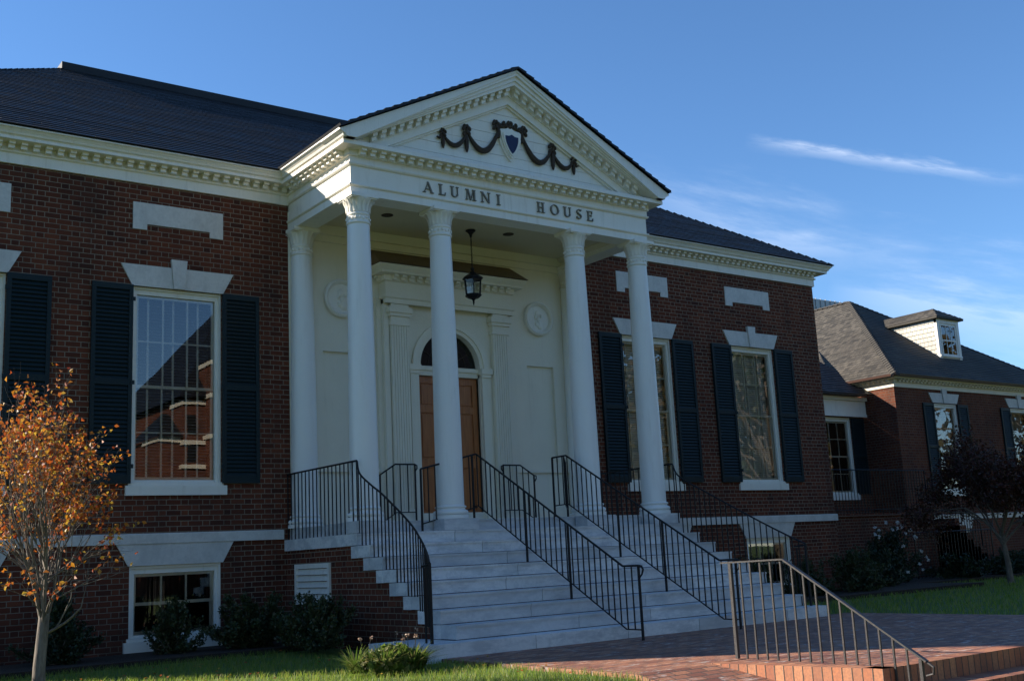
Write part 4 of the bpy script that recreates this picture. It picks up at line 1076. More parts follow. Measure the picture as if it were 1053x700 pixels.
for i, c in enumerate((20.0, 24.2)):
    f0 = len(bpy.data.objects)
    def shift(o, dy):
        o.location.y += dy
    fo = make_window(c, 2.33, 4.98, 1.24, (3, 2), .10, wg, .55, 30+i); shift(fo, WY)
    cu = MB(); cu.quad((c-.5, .3, 2.5), (c-.1, .3, 2.5), (c-.2, .3, 4.9), (c-.5, .3, 4.9)); co = cu.build('curtain', M['curtain'], fo, recalc=False); co.location.y = 0; co.matrix_parent_inverse = Matrix()
    l = make_lintel(c, 5.0, 5.30, .63, .80, y=WY, parent=wg)
    for s_ in (-1, 1):
        xa, xb = c+s_*.63, c+s_*1.17; make_shutter(min(xa, xb), max(xa, xb), 2.35, 4.97, y=WY-.012, parent=wg, mat='r' if s_ > 0 else 'l')
    l = make_lintel(c, 1.22, 1.50, .60, .74, y=WY, key=False, parent=wg, name='basement_lintel')
    fo = make_window(c, .25, 1.2, 1.1, (3, 1), .10, wg, False, 40+i); shift(fo, WY); fo.name = 'basement_window'
wt = MB(); wt.sweep([(0, 1.50), (.035, 1.50), (.035, 1.60), (.06, 1.615), (.06, 1.64), (0, 1.652)], [(WX0, 4.2), (WX0, WY), (WX1, WY)]); wt.build('water_table', M['stone'], wg)
cn = MB(); cn.sweep([(0, 5.40), (.03, 5.40), (.03, 5.53), (.06, 5.545), (.06, 5.62), (.22, 5.63), (.22, 5.67), (0, 5.70)], [(WX0, 14), (WX0, WY), (WX1, WY), (WX1, 14)])
dentils(cn, [(WX0, 14), (WX0, WY), (WX1, WY)], 5.55, 5.625, .055, .13, .09, .09); cn.build('cornice', M['cream'], wg)
gt = MB(); gt.sweep([(.20, 5.672), (.32, 5.672), (.34, 5.74), (.33, 5.74), (.30, 5.70), (.2, 5.70)], [(WX0, 14), (WX0, WY), (WX1, WY), (WX1, 14)]); gt.build('gutter', M['gutter'], wg)
rf = MB(); ex0, ex1, ey, ezz = WX0-.33, WX1+.33, WY-.33, 5.73; hw = (ex1-ex0)/2; zt = 9.4
A, B_, PK, PB = (ex0, ey, ezz), (ex1, ey, ezz), (22.2, ey+hw, zt), (22.2, 16.5, zt)
shingles(rf, A, B_, PK, PK, ex=.15, thick=.014); shingles(rf, (ex0, 16.5, ezz), A, PK, PB, ex=.15, thick=.014); shingles(rf, B_, (ex1, 16.5, ezz), PB, PK, ex=.15, thick=.014)
rf.quad((ex0, 16.5, ezz), A, B_, (ex1, 16.5, ezz))
rf.tri((ex0, 16.5, ezz), (ex1, 16.5, ezz), PB)
wro = rf.build('roof', M['shingle'], wg, recalc=False)
hc = MB()
def hipcap(mb, a, b_, n_, w_=.13):
    a, b_ = Vector(a), Vector(b_)
    for i in range(n_):
        p0, p1 = a.lerp(b_, i/n_), a.lerp(b_, (i+1)/n_); t = (p1-p0).normalized(); x = t.cross(Vector((0, 0, 1))).normalized()*w_
        dz = Vector((0, 0, -w_*.55)); l0 = Vector((0, 0, .045)); l1 = Vector((0, 0, .022))
        mb.quad(p0+l0, p1+l1, p1+l1+x+dz, p0+l0+x+dz); mb.quad(p0+l0, p1+l1, p1+l1-x+dz, p0+l0-x+dz)
        mb.tri(p0+l0, p0+l0+x+dz, p0+x+dz); mb.quad(p0+l0, p0+l0+x+dz, p0+x+dz-l1, p0-l1); mb.quad(p0+l0, p0+l0-x+dz, p0-x+dz-l1, p0-l1)
hipcap(hc, A, PK, 44); hipcap(hc, B_, PK, 44); hipcap(hc, PB, PK, 40); hc.build('hip_cap', M['shingle'], wro, recalc=False)
# dormer
dm = MB(); DX0, DX1, DY = 21.62, 22.84, 3.98; dzb, dzt = 6.55, 8.02
dm.box(DX0, DX0+.22, DY, DY+.06, dzb, dzt); dm.box(DX1-.22, DX1, DY, DY+.06, dzb, dzt); dm.box(DX0+.22, DX1-.22, DY, DY+.06, dzt-.2, dzt); dm.box(DX0+.22, DX1-.22, DY, DY+.06, dzb, 6.8)
dmo = dm.build('dormer', M['white'], wg)
for xx in (DX0, DX1):
    ch_ = MB(); sl_ = (zt-ezz)/hw
    # cheek: triangle between roof slope and eave
    yb = ey+(dzt-ezz)/sl_
    z_at = lambda y: ezz+(y-ey)*sl_
    n_ = 10
    for i in range(n_):
        zz0 = dzb+(dzt-dzb)*i/n_; zz1 = dzb+(dzt-dzb)*(i+1)/n_
        yA = DY+.06; y0_ = ey+(zz0-ezz)/sl_+.1; y1_ = ey+(zz1-ezz)/sl_+.1
        if y1_ < yA: continue
        off = .02 if xx > 22 else -.02
        ch_.quad((xx+off, yA, zz0), (xx+off, max(y0_, yA), zz0), (xx, y1_, zz1), (xx, yA, zz1), [(yA, i*.13+.01), (max(y0_, yA), i*.13+.01), (y1_, i*.13+.12), (yA, i*.13+.12)])
        ch_.quad((xx+off, yA, zz0), (xx+off, max(y0_, yA), zz0), (xx, max(y0_, yA), zz0), (xx, yA, zz0), [(yA, i*.13)]*4)
    ch_.build('cheek', M['sideshingle'], dmo, recalc=False)
tr = MB()
for a, b_ in ((DX0-.01, DX0+.13), (DX1-.13, DX1+.01)): tr.box(a, b_, DY-.03, DY+.07, dzb, dzt)
tr.box(DX0-.01, DX1+.01, DY-.032, DY+.07, dzt-.16, dzt+.01); tr.box(DX0, DX1, DY-.06, DY, 6.74, 6.80)
tr.build('trim', M['white'], dmo)
tr = MB(); tr.box(DX0+.2, DX1-.2, DY+.10, DY+.12, 6.7, dzt-.1); tr.build('dark_backing', M['dark'], dmo)  # dark sheet behind the pane, painted as the dormer's unlit inside
sh_ = MB(); a, b_ = DX0+.24, DX1-.24
for x in (a-.05, b_+.01): sh_.box(x, x+.04, DY-.025, DY-.002, 6.80, dzt-.2)
for z in (6.80, 7.27, dzt-.24): sh_.box(a-.01, b_+.01, DY-.024, DY-.002, z, z+.04)
for i in (1, 2): xx = a+(b_-a)*i/3; sh_.box(xx-.009, xx+.009, DY-.022, DY-.003, 6.84, dzt-.24)
sh_.build('sash', M['white'], dmo)
gq = MB(); gq.quad((a-.02, DY-.01, 6.80), (b_+.02, DY-.01, 6.80), (b_+.02, DY-.01, dzt-.2), (a-.02, DY-.01, dzt-.2)); gq.build('pane', M['glass'], dmo, recalc=False)
dmr = MB(); rx0, rx1, ry, rz = DX0-.16, DX1+.16, DY-.16, dzt+.02; pk = rz+.42; hy = .62
yb2 = ey+(pk-ezz)/sl_+.3; ybe = ey+(rz-ezz)/sl_
shingles(dmr, (rx0, ry, rz), (rx1, ry, rz), (22.23, ry+hy, pk), (22.23, ry+hy, pk), ex=.14, thick=.012)
shingles(dmr, (rx0, ybe+.3, rz), (rx0, ry, rz), (22.23, ry+hy, pk), (22.23, yb2, pk), ex=.14, thick=.012); shingles(dmr, (rx1, ry, rz), (rx1, ybe+.3, rz), (22.23, yb2, pk), (22.23, ry+hy, pk), ex=.14, thick=.012)
dmr.box(rx0+.01, rx1-.01, ry+.01, ybe+.2, rz-.05, rz-.002)
dmr.build('dormer_roof', M['shingle'], dmo, recalc=False)
# connector between hall and wing (part of the wing)
CY = 4.15
w = MB(); wall_front(w, XR+.01, WX0-.005, -.3, 4.66, [(15.45, 16.85, 2.33, 4.60)], CY, .2); w.build('connector_wall', M['brick'], wg, recalc=False)
d = MB(); d.quad((15, CY+1.5, 2), (17.4, CY+1.5, 2), (17.4, CY+1.5, 4.8), (15, CY+1.5, 4.8)); d.quad((15, CY+.25, 2), (15, CY+1.5, 2), (15, CY+1.5, 4.8), (15, CY+.25, 4.8)); d.quad((17.4, CY+.25, 2), (17.4, CY+1.5, 2), (17.4, CY+1.5, 4.8), (17.4, CY+.25, 4.8)); d.quad((15, CY+.25, 4.8), (17.4, CY+.25, 4.8), (17.4, CY+1.5, 4.8), (15, CY+1.5, 4.8)); d.build('dark_backing', M['dark'], wg, recalc=False)
fo = make_window(16.15, 2.33, 4.60, 1.40, (3, 2), .10, wg, False, 51); fo.location.y += CY
make_shutter(16.87, 17.43, 2.35, 4.58, y=CY-.012, parent=wg, mat='r'); make_shutter(14.85, 15.43, 2.35, 4.58, y=CY-.012, parent=wg, mat='l')
q = MB(); q.box(XR+.01, WX0-.003, CY-.10, CY-.002, 4.66, 5.10); q.box(XR+.01, WX0-.003, CY-.18, CY-.002, 5.10, 5.20); q.box(XR+.01, WX0-.003, CY-.125, CY-.101, 4.62, 4.70); q.build('entablature', M['white'], wg)
rf = MB(); shingles(rf, (XR+.2, CY-.45, 5.26), (WX0+.3, CY-.45, 5.26), (WX0+.3, CY+4.2, 8.3), (XR+.2, CY+4.2, 8.3), ex=.15, thick=.014); rf.quad((XR+.2, CY-.45, 5.22), (WX0-.34, CY-.45, 5.22), (WX0-.34, CY, 5.22), (XR+.2, CY, 5.22))
rf.quad((XR+.2, CY-.45, 5.22), (XR+.2, CY-.45, 5.26), (WX0-.34, CY-.45, 5.26), (WX0-.34, CY-.45, 5.22))
rf.build('connector_roof', M['slate'], wg, recalc=False)
# porch of the connector
q = MB(); q.box(12.6, 17.5, 2.15, CY-.005, -.2, 1.64); q.build('porch_base', M['brick'], wg)
q = MB(); q.box(12.55, 17.52, 2.1, CY-.006, 1.642, 1.72)
for k in range(8): q.box(17.55, 17.75+.3*k, 1.55, 2.95, -.2, 1.50-.2*k-.001*k)
q.build('porch_steps', M['brick'], wg)
def panel_rail(name, label, top, H, loc, spacing=.13, cat='railing', group=None):
    o = thing(name, label, cat, loc, group); h = MB(); h.tube(top, .016, 6); h.tube([(a, b_, c-H+.1) for a, b_, c in top], .010, 5); h.build('handrail', M['iron'], o)
    bb = MB(); pts = [Vector(p_) for p_ in top]
    bars = MB()
    for a, b_ in zip(pts, pts[1:]):
        n_ = max(1, round((b_-a).length/spacing))
        for i in range(n_+1):
            q_ = a.lerp(b_, i/n_); w_ = .028 if i in (0, n_) else .014
            x_ = MB(); x_.bar((q_.x+.0005*i, q_.y, q_.z-H), (q_.x+.0005*i, q_.y, q_.z), w_); x_.build('post' if i in (0, n_) else 'baluster', M['iron'], o)
    return o
panel_rail('porch_railing', 'dark iron railing round the raised brick porch by the far window', [(12.9, 2.25, 2.88), (17.4, 2.25, 2.88)], 1.16, (15, 2.25, 1.72))
panel_rail('porch_railing', 'iron stair rail sloping down from the far porch towards the red-leaved tree', [(17.45, 2.2, 2.62), (19.4, 1.95, 1.35)], 1.0, (18.4, 2.2, .2))
panel_rail('garden_fence', 'low dark iron fence in front of the far wing basement windows', [(15.3, 1.35, 1.15), (18.9, 1.35, 1.15)], 1.2, (17, 1.35, -.05), .15, 'fence')
# grey metal-roofed building far behind
fb = thing('distant_building', 'distant building with a grey-blue standing seam metal roof behind the shingled wing', 'building', (58, 46, 0))
q = MB(); q.box(50.5, 65, 40.4, 54, -.3, 17.0); q.build('wall', M['brick'], fb)
q = MB(); q.box(50, 65.4, 40, 54.4, 17.001, 20.35)
for i in range(25): q.box(50+i*.62, 50.05+i*.62, 39.93, 40, 17.05, 20.4)
q.build('roof', M['steel'], fb)
# ------------------------------------------------------------------ building across the street (seen mirrored in the windows)
ob = thing('brick_hall', 'red brick hall with steep slate roof across the lawn, mirrored in the tall left window', 'building', (14, -52, 0))
OX, OY = 10.9, -46.0
q = MB(); q.box(OX+.9, OX+30, OY-14, OY, -.5, 11.0); q.box(OX-.35, OX+.899, OY-5, OY-.3, -.5, 8.7); q.box(OX+2.2, OX+3.4, OY-1, OY+1.0, -.5, 13.2); q.build('wall', M['brick2'], ob)
q = MB()
for z in (4.1, 6.9, 8.3, 10.6): q.box(OX+.8, OX+30.1, OY-2, OY+.14, z, z+.24)
for z in (5.6, 8.45): q.box(OX-.45, OX+.79, OY-3, OY-.18, z, z+.25)
for z in (8.6, 10.9, 12.9): q.box(OX+2.1, OX+3.5, OY-.9, OY+1.12, z, z+.24)
q.build('stone_band', M['cream'], ob)
for z0 in (4.7, 7.4, 9.0):
    for k in range(6):
        q = MB(); q.box(OX+1.15+k*1.1, OX+1.65+k*1.1, OY, OY+.06, z0-.1, z0+1.0); q.build('window', M['dark'], ob)
q = MB()
e0, e1, e2, e3 = (OX+.5, OY+.5, 11.0), (OX+30.6, OY+.5, 11.0), (OX+30.6, OY-14.6, 11.0), (OX+.5, OY-14.6, 11.0)
p0, p1 = (OX+6.0, OY-7, 18.5), (OX+25, OY-7, 18.5)
q.quad(e0, e1, p1, p0); q.tri(e3, e0, p0); q.quad(e2, e3, p0, p1); q.tri(e1, e2, p1)
q.quad((OX-.6, OY, 8.7), (OX+.9, OY, 8.7), (OX+.9, OY-2.5, 10.4), (OX+.5, OY-2.5, 10.4)); q.tri((OX-.6, OY-5.3, 8.7), (OX-.6, OY, 8.7), (OX+.5, OY-2.5, 10.4))
q.tri((OX+2.0, OY+1.2, 13.2), (OX+3.6, OY+1.2, 13.2), (OX+2.8, OY, 15.6)); q.tri((OX+2.0, OY-1.2, 13.2), (OX+2.0, OY+1.2, 13.2), (OX+2.8, OY, 15.6)); q.tri((OX+3.6, OY+1.2, 13.2), (OX+3.6, OY-1.2, 13.2), (OX+2.8, OY, 15.6))
q.build('roof', M['slate'], ob)

# unseen trees added to dim the shaded front; some show in the right-hand windows
def big_tree(name, label, loc, h, cr, seed, mat):
    rnd = random.Random(seed); o = thing(name, label, 'tree', loc); tk = MB(); lf = MB(); base = Vector(loc)
    tk.tube([base, base+Vector((.1, 0, h*.25)), base+Vector((0, .1, h*.5)), base+Vector((.1, 0, h*.85))], [.42, .32, .22, .06], 10)
    clumps = []
    for i in range(34):
        d_ = rvec(rnd); c = base+Vector((d_.x*cr*.72, d_.y*cr*.72, h*.58+d_.z*h*.30)); r_ = rnd.uniform(.22, .40)*cr; clumps.append((c, r_))
        z0 = base+Vector((0, 0, h*rnd.uniform(.22, .5))); tk.tube([z0, z0.lerp(c, .55)+Vector((0, 0, .3)), c], [.12, .07, .02], 5, False)
    for c, r_ in clumps:
        for j in range(150):
            d_ = rvec(rnd); q_ = c+d_*r_*rnd.random()**.35; leaf(lf, q_, rnd.uniform(.28, .5), d_+rvec(rnd)*.6, rvec(rnd), rnd.random())
    tk.build('trunk', M['bark'], o, smooth=True); lf.build('foliage', M[mat], o, recalc=False, tone='tone'); return o
def leaf(mb, c, size, nrm, up_, tone, fold=.25):
    n_ = nrm.normalized(); t = up_-n_*up_.dot(n_)
    t = t.normalized() if t.length > 1e-4 else n_.orthogonal().normalized()
    s_ = n_.cross(t)
    a = c; b_ = c+t*size; l = c+t*size*.5+s_*size*.36+n_*size*fold*.4; r_ = c+t*size*.5-s_*size*.36+n_*size*fold*.4
    mb.tri(a, r_, b_, tone); mb.tri(a, b_, l, tone)
def rvec(rnd):
    while True:
        v = Vector((rnd.uniform(-1, 1), rnd.uniform(-1, 1), rnd.uniform(-1, 1)))
        if .05 < v.length < 1: return v.normalized()
protos = [big_tree('added_tree', 'broad green tree added out of view to block sky light', (-8, -34, -.6), 15, 6.2, 101, 'shrub'), big_tree('added_tree', 'tall orange-tinged tree added opposite the right windows to block sky light', (30, -34, -.6), 14, 6, 102, 'autumn2')]
for o in protos: o['group'] = 'unseen trees added to block sky light'; o['label'] = 'large tree added out of view to block sky light'
for i, (x, y, sc) in enumerate(((-19, -31, 1.05), (-30, -28, 1.0), (-40, -22, 1.1), (-1, -38, .95), (24, -37, .8), (40, -31, 1.1), (47, -38, 1.1), (56, -28, 1.05), (36, -42, 1.15), (66, -34, 1.1), (-48, -12, 1.0), (60, -14, 1.0), (25, -14, .85), (38, -11, 1.0), (15, -30, .6), (16.5, -15.5, .8), (31, -17, .8))):
    src = protos[i % 2]; r_ = src.copy(); C.objects.link(r_); r_.location = (x, y, -.6); r_.rotation_euler = (0, 0, i*1.3); r_.scale = (sc, sc, sc)
    for ch in src.children: c_ = ch.copy(); C.objects.link(c_); c_.parent = r_; c_.matrix_parent_inverse = ch.matrix_parent_inverse.copy()

# ------------------------------------------------------------------ foreground step and its rail
fs = MB()
ZPz = -.066
def uvq(mb, a, b_, c, d_, L): mb.quad(a, b_, c, d_, [(0, 0), (L, 0), (L, .2), (0, .2)])
xE = -2.52
SA, SB = (-2.62, -8.55), (-2.30, -10.30)
L = math.hypot(SB[0]-SA[0], SB[1]-SA[1])
uvq(fs, (*SB, -.27), (*SA, -.27), (*SA, ZPz+.004), (*SB, ZPz+.004), L)
uvq(fs, (*SB, ZPz+.004), (*SA, ZPz+.004), (SA[0]+.20, SA[1], ZPz+.004), (SB[0]+.20, SB[1], ZPz+.004), L)
uvq(fs, (*SB, -.27), (4.05, SB[1]-.02, -.27), (4.05, SB[1]-.02, ZPz+.004), (*SB, ZPz+.004), 6.3)
uvq(fs, (*SB, ZPz+.004), (4.05, SB[1], ZPz+.004), (4.05, SB[1]+.2, ZPz+.004), (SB[0], SB[1]+.2, ZPz+.004), 6.3)
uvq(fs, (*SA, -.27), (SA[0]+.5, SA[1]+.0, -.27), (SA[0]+.5, SA[1], ZPz+.004), (*SA, ZPz+.004), .5)
for k in range(1, 3):
    z = ZPz-.17*k; y = SB[1]-.36*k
    uvq(fs, (SB[0]+.0, y+.36, z), (4.05, y+.36, z), (4.05, y, z), (SB[0], y, z), 6.3); uvq(fs, (SB[0], y, z-.17), (4.05, y, z-.17), (4.05, y, z), (SB[0], y, z), 6.3); uvq(fs, (SB[0], y+.36, z-.2), (SB[0], y+.36, z), (SB[0], y, z), (SB[0], y, z-.2), .4)
structure(fs.build('brick_step', M['soldier'], recalc=False))
XG = -2.14
rg = thing('step_railing', 'sunlit grey iron handrail on the brick landing in the right foreground', 'handrail', (XG, -9.3, -.06))
top = [(XG, -8.40, .885), (XG, -9.16, .90), (XG, -10.64, .0)]
h = MB(); 
for a, b_ in zip(top, top[1:]): h.bar(a, b_, .042, .016)
h.bar(top[0], (XG, -8.34, .885), .042, .016); h.tube([(XG, -10.63, .0), (XG, -10.70, -.045), (XG, -10.69, -.10), (XG, -10.62, -.12)], .012, 8)
bevel(h.build('handrail', M['iron_worn'], rg), .003)
for i in range(17):
    y = -8.46-i*(2.12/16); z = .885 if y > -9.16 else .90+(y+9.16)/(-1.48)*(-.90)
    zf = ZPz+.004 if y > -10.3 else ZPz-.17
    if z-zf < .04: continue
    bb = MB(); bb.bar((XG, y, zf), (XG, y, z-.006), .034 if i == 0 else .016); bb.build('post' if i == 0 else 'baluster', M['iron_worn'], rg)
bb = MB(); bb.bar((XG, -10.58, ZPz-.17), (XG, -10.58, .02), .03); bb.build('post', M['iron_worn'], rg)

# ------------------------------------------------------------------ planting
def leaf(mb, c, size, nrm, up_, tone, fold=.25):
    n_ = nrm.normalized(); t = up_-n_*up_.dot(n_)
    t = t.normalized() if t.length > 1e-4 else n_.orthogonal().normalized()
    s_ = n_.cross(t)
    a = c; b_ = c+t*size; l = c+t*size*.5+s_*size*.36+n_*size*fold*.4; r_ = c+t*size*.5-s_*size*.36+n_*size*fold*.4
    mb.tri(a, r_, b_, tone); mb.tri(a, b_, l, tone)
def rvec(rnd): 
    while True:
        v = Vector((rnd.uniform(-1, 1), rnd.uniform(-1, 1), rnd.uniform(-1, 1)))
        if .05 < v.length < 1: return v.normalized()
def shrub(name, label, c, rad, n_, size, mat, seed, cat='shrub', upw=.5, stems=9, group=None, squash=1.0):
    rnd = random.Random(seed); o = thing(name, label, cat, (c[0], c[1], c[2]), group)
    st_ = MB(); lf = MB(); tips = []
    for i in range(stems*5):
        a = rnd.uniform(0, 2*math.pi); el = rnd.uniform(.15, 1.5)
        d_ = Vector((math.cos(a)*math.cos(el)*rad[0], math.sin(a)*math.cos(el)*rad[1], math.sin(el)*rad[2]))*rnd.uniform(.7, 1.12)
        p0 = Vector(c)+Vector((rnd.uniform(-.1, .1)*rad[0], rnd.uniform(-.1, .1)*rad[1], 0)); p2 = Vector(c)+d_; p1 = p0.lerp(p2, .5)+Vector((0, 0, -.08*rad[2]))+rvec(rnd)*.06
        if i < stems*2: st_.tube([p0, p1, p2], [.012, .008, .003], 4, False)
        tips.append((p0, p1, p2))
    for i in range(int(n_*1.7)):
        p0, p1, p2 = rnd.choice(tips); t = rnd.random()**.55
        q = (p0.lerp(p1, t*2) if t < .5 else p1.lerp(p2, t*2-1))+rvec(rnd)*rnd.uniform(.0, .16)*min(rad)
        if q.z < c[2]+.01: q.z = c[2]+.01+rnd.random()*.05
        d_ = (q-Vector(c)).normalized()
        leaf(lf, q, size*rnd.uniform(.6, 1.25), (d_*.7+rvec(rnd)), d_+Vector((0, 0, upw))+rvec(rnd)*.6, rnd.random())
    st_.build('stem', M['bark'], o); lf.build('foliage', M[mat], o, recalc=False, tone='tone')
    return o
shrub('leafy_shrub', 'small dark shrub in front of the left basement window', (-5.22, -.75, -.04), (.44, .36, .70), 3600, .045, 'shrub', 1)
shrub('leafy_shrub', 'low spreading dark shrub between the basement window and the louvred vent', (-4.15, -1.0, -.04), (.72, .5, .78), 8000, .045, 'shrub', 2)
shrub('leafy_shrub', 'wide dark shrub under the louvred vent beside the steps', (-3.80, -2.35, -.04), (.50, 1.1, .72), 9000, .045, 'shrub', 3)
shrub('leafy_shrub', 'dark shrub against the brick behind the autumn tree', (-6.75, -.8, -.04), (.55, .45, .85), 4600, .05, 'needle', 4)
k = 0
for (x, y, rx, rz, lab) in ((4.7, -.9, .7, .85, 'dark shrub at the foot of the steps behind the right railing'), (6.3, -.9, .8, .8, 'dark shrub below the basement window right of the steps'), (7.9, -1.0, .8, .75, 'rounded dark shrub further right along the brick wall'), (9.6, -1.0, .9, .85, 'dark shrub by the right corner of the hall')):
    shrub('leafy_shrub', lab, (x, y, -.04), (rx, .6, rz), 3200, .06, 'shrub', 20+k); k += 1
for i, (x, y, rx, rz, lab) in enumerate(((11.6, -.2, .9, .9, 'dark low shrub left of the white rose bush'), (15.6, .35, 1.1, .55, 'low dark ground-hugging shrub right of the white rose bush'), (17.7, .3, 1.2, .6, 'low spreading shrub before the iron garden fence'), (20.0, .6, 1.3, .65, 'low shrub behind the red-leaved tree'))):
    shrub('leafy_shrub', lab, (x, y, -.04), (rx, .7, rz), 3000, .07, 'needle', 40+i)
# rose bush with white flowers
rb = shrub('rose_bush', 'rose bush with scattered white flowers by the far porch', (13.6, .9, -.04), (1.0, .8, 1.5), 3600, .07, 'needle', 60, 'rose bush')
rnd = random.Random(8)
for i in range(24):
    a = rnd.uniform(math.pi*.95, math.pi*1.95); el = rnd.uniform(.15, 1.3)
    c = Vector((13.6, .9, 0))+Vector((math.cos(a)*math.cos(el)*1.0, math.sin(a)*math.cos(el)*.85, math.sin(el)*1.5))
    f = MB()
    for j in range(11):
        d_ = rvec(rnd); leaf(f, c+d_*.010, .058, d_+Vector((0, -.3, .3)), rvec(rnd), rnd.random())
    f.build('flower', M['petal'], rb, recalc=False, tone='tone')
# strap-leaved clump
cl_ = thing('daylily_clump', 'low sunlit green leafy clump with dry flower heads by the bottom step', 'plant', (-4.6, -5.75, -.1))
for j, (cx, cy, rr, nn) in enumerate(((-4.72, -5.80, .26, 460), (-4.40, -5.88, .22, 380), (-4.95, -5.6, .12, 120))):
    f = MB(); rnd = random.Random(70+j)
    for i in range(nn):
        a = rnd.uniform(0, 2*math.pi); r0 = rnd.random()*rr*.5; L = rnd.uniform(.14, .36); lean = rnd.uniform(.3, 1.3); w_ = rnd.uniform(.007, .014)
        p0 = Vector((cx+math.cos(a)*r0, cy+math.sin(a)*r0, lawn_z(cx, cy)-.02)); dv = Vector((math.cos(a), math.sin(a), 0)); sv = Vector((-math.sin(a), math.cos(a), 0))
        prev = None; tn = rnd.random()
        for s in range(5):
            t = s/4; q_ = p0+dv*lean*L*t**1.6+Vector((0, 0, L*(t-.42*lean*t*t))); ww = w_*(1-t**2)+.0008
            if prev: f.quad(prev[0]-sv*prev[1], prev[0]+sv*prev[1], q_+sv*ww, q_-sv*ww, tone=tn)
            prev = (q_, ww)
    f.build('foliage', M['daylily'], cl_, recalc=False, tone='tone')
f = MB(); rnd = random.Random(76)
for i in range(1500):
    d_ = rvec(rnd); q_ = Vector((-4.62+d_.x*.42*rnd.random()**.4, -5.80+d_.y*.26*rnd.random()**.4, -.08+abs(d_.z)*.27*rnd.random()**.5))
    leaf(f, q_, rnd.uniform(.05, .09), d_+rvec(rnd)*.5, d_+Vector((0, 0, .8)), rnd.random())
f.build('foliage', M['daylily'], cl_, recalc=False, tone='tone')
rnd = random.Random(77)
for i in range(9):
    f = MB(); fs_ = MB()
    x, y = -4.95+rnd.random()*.75, -5.9+rnd.random()*.4; z0 = lawn_z(x, y); z1 = z0+rnd.uniform(.28, .42); dx = rnd.uniform(-.06, .1)
    fs_.tube([(x, y, z0), (x+dx*.4, y, (z0+z1)/2), (x+dx, y, z1)], .003, 4)
    for j in range(9): d_ = rvec(rnd); leaf(f, Vector((x+dx, y, z1))+d_*.008, .03, d_, rvec(rnd), rnd.random())
    fs_.build('flower_stem', M['bark'], cl_); f.build('flower_head', M['deadflower'], cl_, recalc=False, tone='tone')

# unseen hedge, added left of the view to shade the tree's foot and lawn
def hedge(name, label, x0, x1, y0, y1, h, n_, seed):
    rnd = random.Random(seed); o = thing(name, label, 'hedge', ((x0+x1)/2, (y0+y1)/2, -.1)); f = MB(); z0 = -.15
    for i in range(n_):
        s_ = rnd.random()
        x, y, z = rnd.uniform(x0, x1), rnd.uniform(y0, y1), rnd.uniform(z0, h)
        k_ = rnd.randrange(5); 
        if k_ == 0: x = x0
        elif k_ == 1: x = x1
        elif k_ == 2: y = y0
        elif k_ == 3: z = h
        q_ = Vector((x, y, z))+rvec(rnd)*.05
        leaf(f, q_, .07*rnd.uniform(.7, 1.3), rvec(rnd), rvec(rnd), rnd.random())
    f.build('foliage', M['shrub'], o, recalc=False, tone='tone')
    c = MB(); c.box(x0+.07, x1-.07, y0+.07, y1-.07, z0, h-.07); c.build('branches', M['bark'], o); return o
hedge('added_hedge', 'unseen clipped hedge added left of the lawn to cast shade', -11.6, -9.9, -4.6, -1.9, 1.35, 9000, 5)

# ------------------------------------------------------------------ trees
def grow(mb, p, d_, L, r_, lvl, rnd, tips, maxl, spread, upk, segs=4, lim=None):
    if lim and math.hypot(p.x-lim[0], p.y-lim[1]) > lim[2]*(1 if p.z < lim[3] else max(.25, 1-(p.z-lim[3])*.75)): return
    pts = [p.copy()]; rr = [r_]; q = p.copy(); dd = d_.normalized()
    for i in range(segs):
        dd = (dd+rvec(rnd)*.14+Vector((0, 0, upk*.12))).normalized(); q = q+dd*L/segs; pts.append(q.copy()); rr.append(r_*(1-.42*(i+1)/segs))
    mb.tube(pts, rr, 6 if lvl < 2 else 4, False)
    if lvl >= maxl: tips.append((pts, dd)); return
    if lvl >= maxl-1: tips.append((pts[1:], dd))
    n_ = rnd.choice((3, 4, 4)) if lvl < 2 else rnd.choice((2, 3, 3))
    for i in range(n_):
        t = rnd.uniform(.35, 1) if i else 1.; k_ = min(segs, max(1, int(round(t*segs))))
        side = rvec(rnd); side = (side-dd*side.dot(dd)).normalized()
        nd_ = (dd+side*spread*rnd.uniform(.5, 1.1)+Vector((0, 0, upk))).normalized()
        grow(mb, pts[k_], nd_, L*rnd.uniform(.58, .82), rr[k_]*.66, lvl+1, rnd, tips, maxl, spread, upk, segs, lim)
rnd = random.Random(19)
tx, ty_ = -8.02, -5.0; tz = lawn_z(tx, ty_)-.05
at = thing('autumn_tree', 'small multi-stemmed tree with orange and gold autumn leaves at the left edge', 'tree', (tx, ty_, tz))
tk = MB(); tips = []
tk.tube([(tx+.02, ty_, tz), (tx+.015, ty_, tz+.35), (tx+.035, ty_, tz+.62), (tx+.05, ty_, tz+.85)], [.072, .058, .055, .05], 12, False)
starts = []
for i in range(9):
    a = 2*math.pi*i/9+rnd.uniform(-.2, .2); lean = rnd.uniform(.22, .50) if i % 3 else .10
    h0 = tz+rnd.uniform(.58, .84)
    d_ = Vector((math.cos(a)*lean, math.sin(a)*lean, 1)).normalized()
    grow(tk, Vector((tx+.04, ty_, h0)), d_, rnd.uniform(.74, 1.04), .017, 0, rnd, tips, 5, .48, .13, 4, (tx, ty_, .72, tz+2.2))
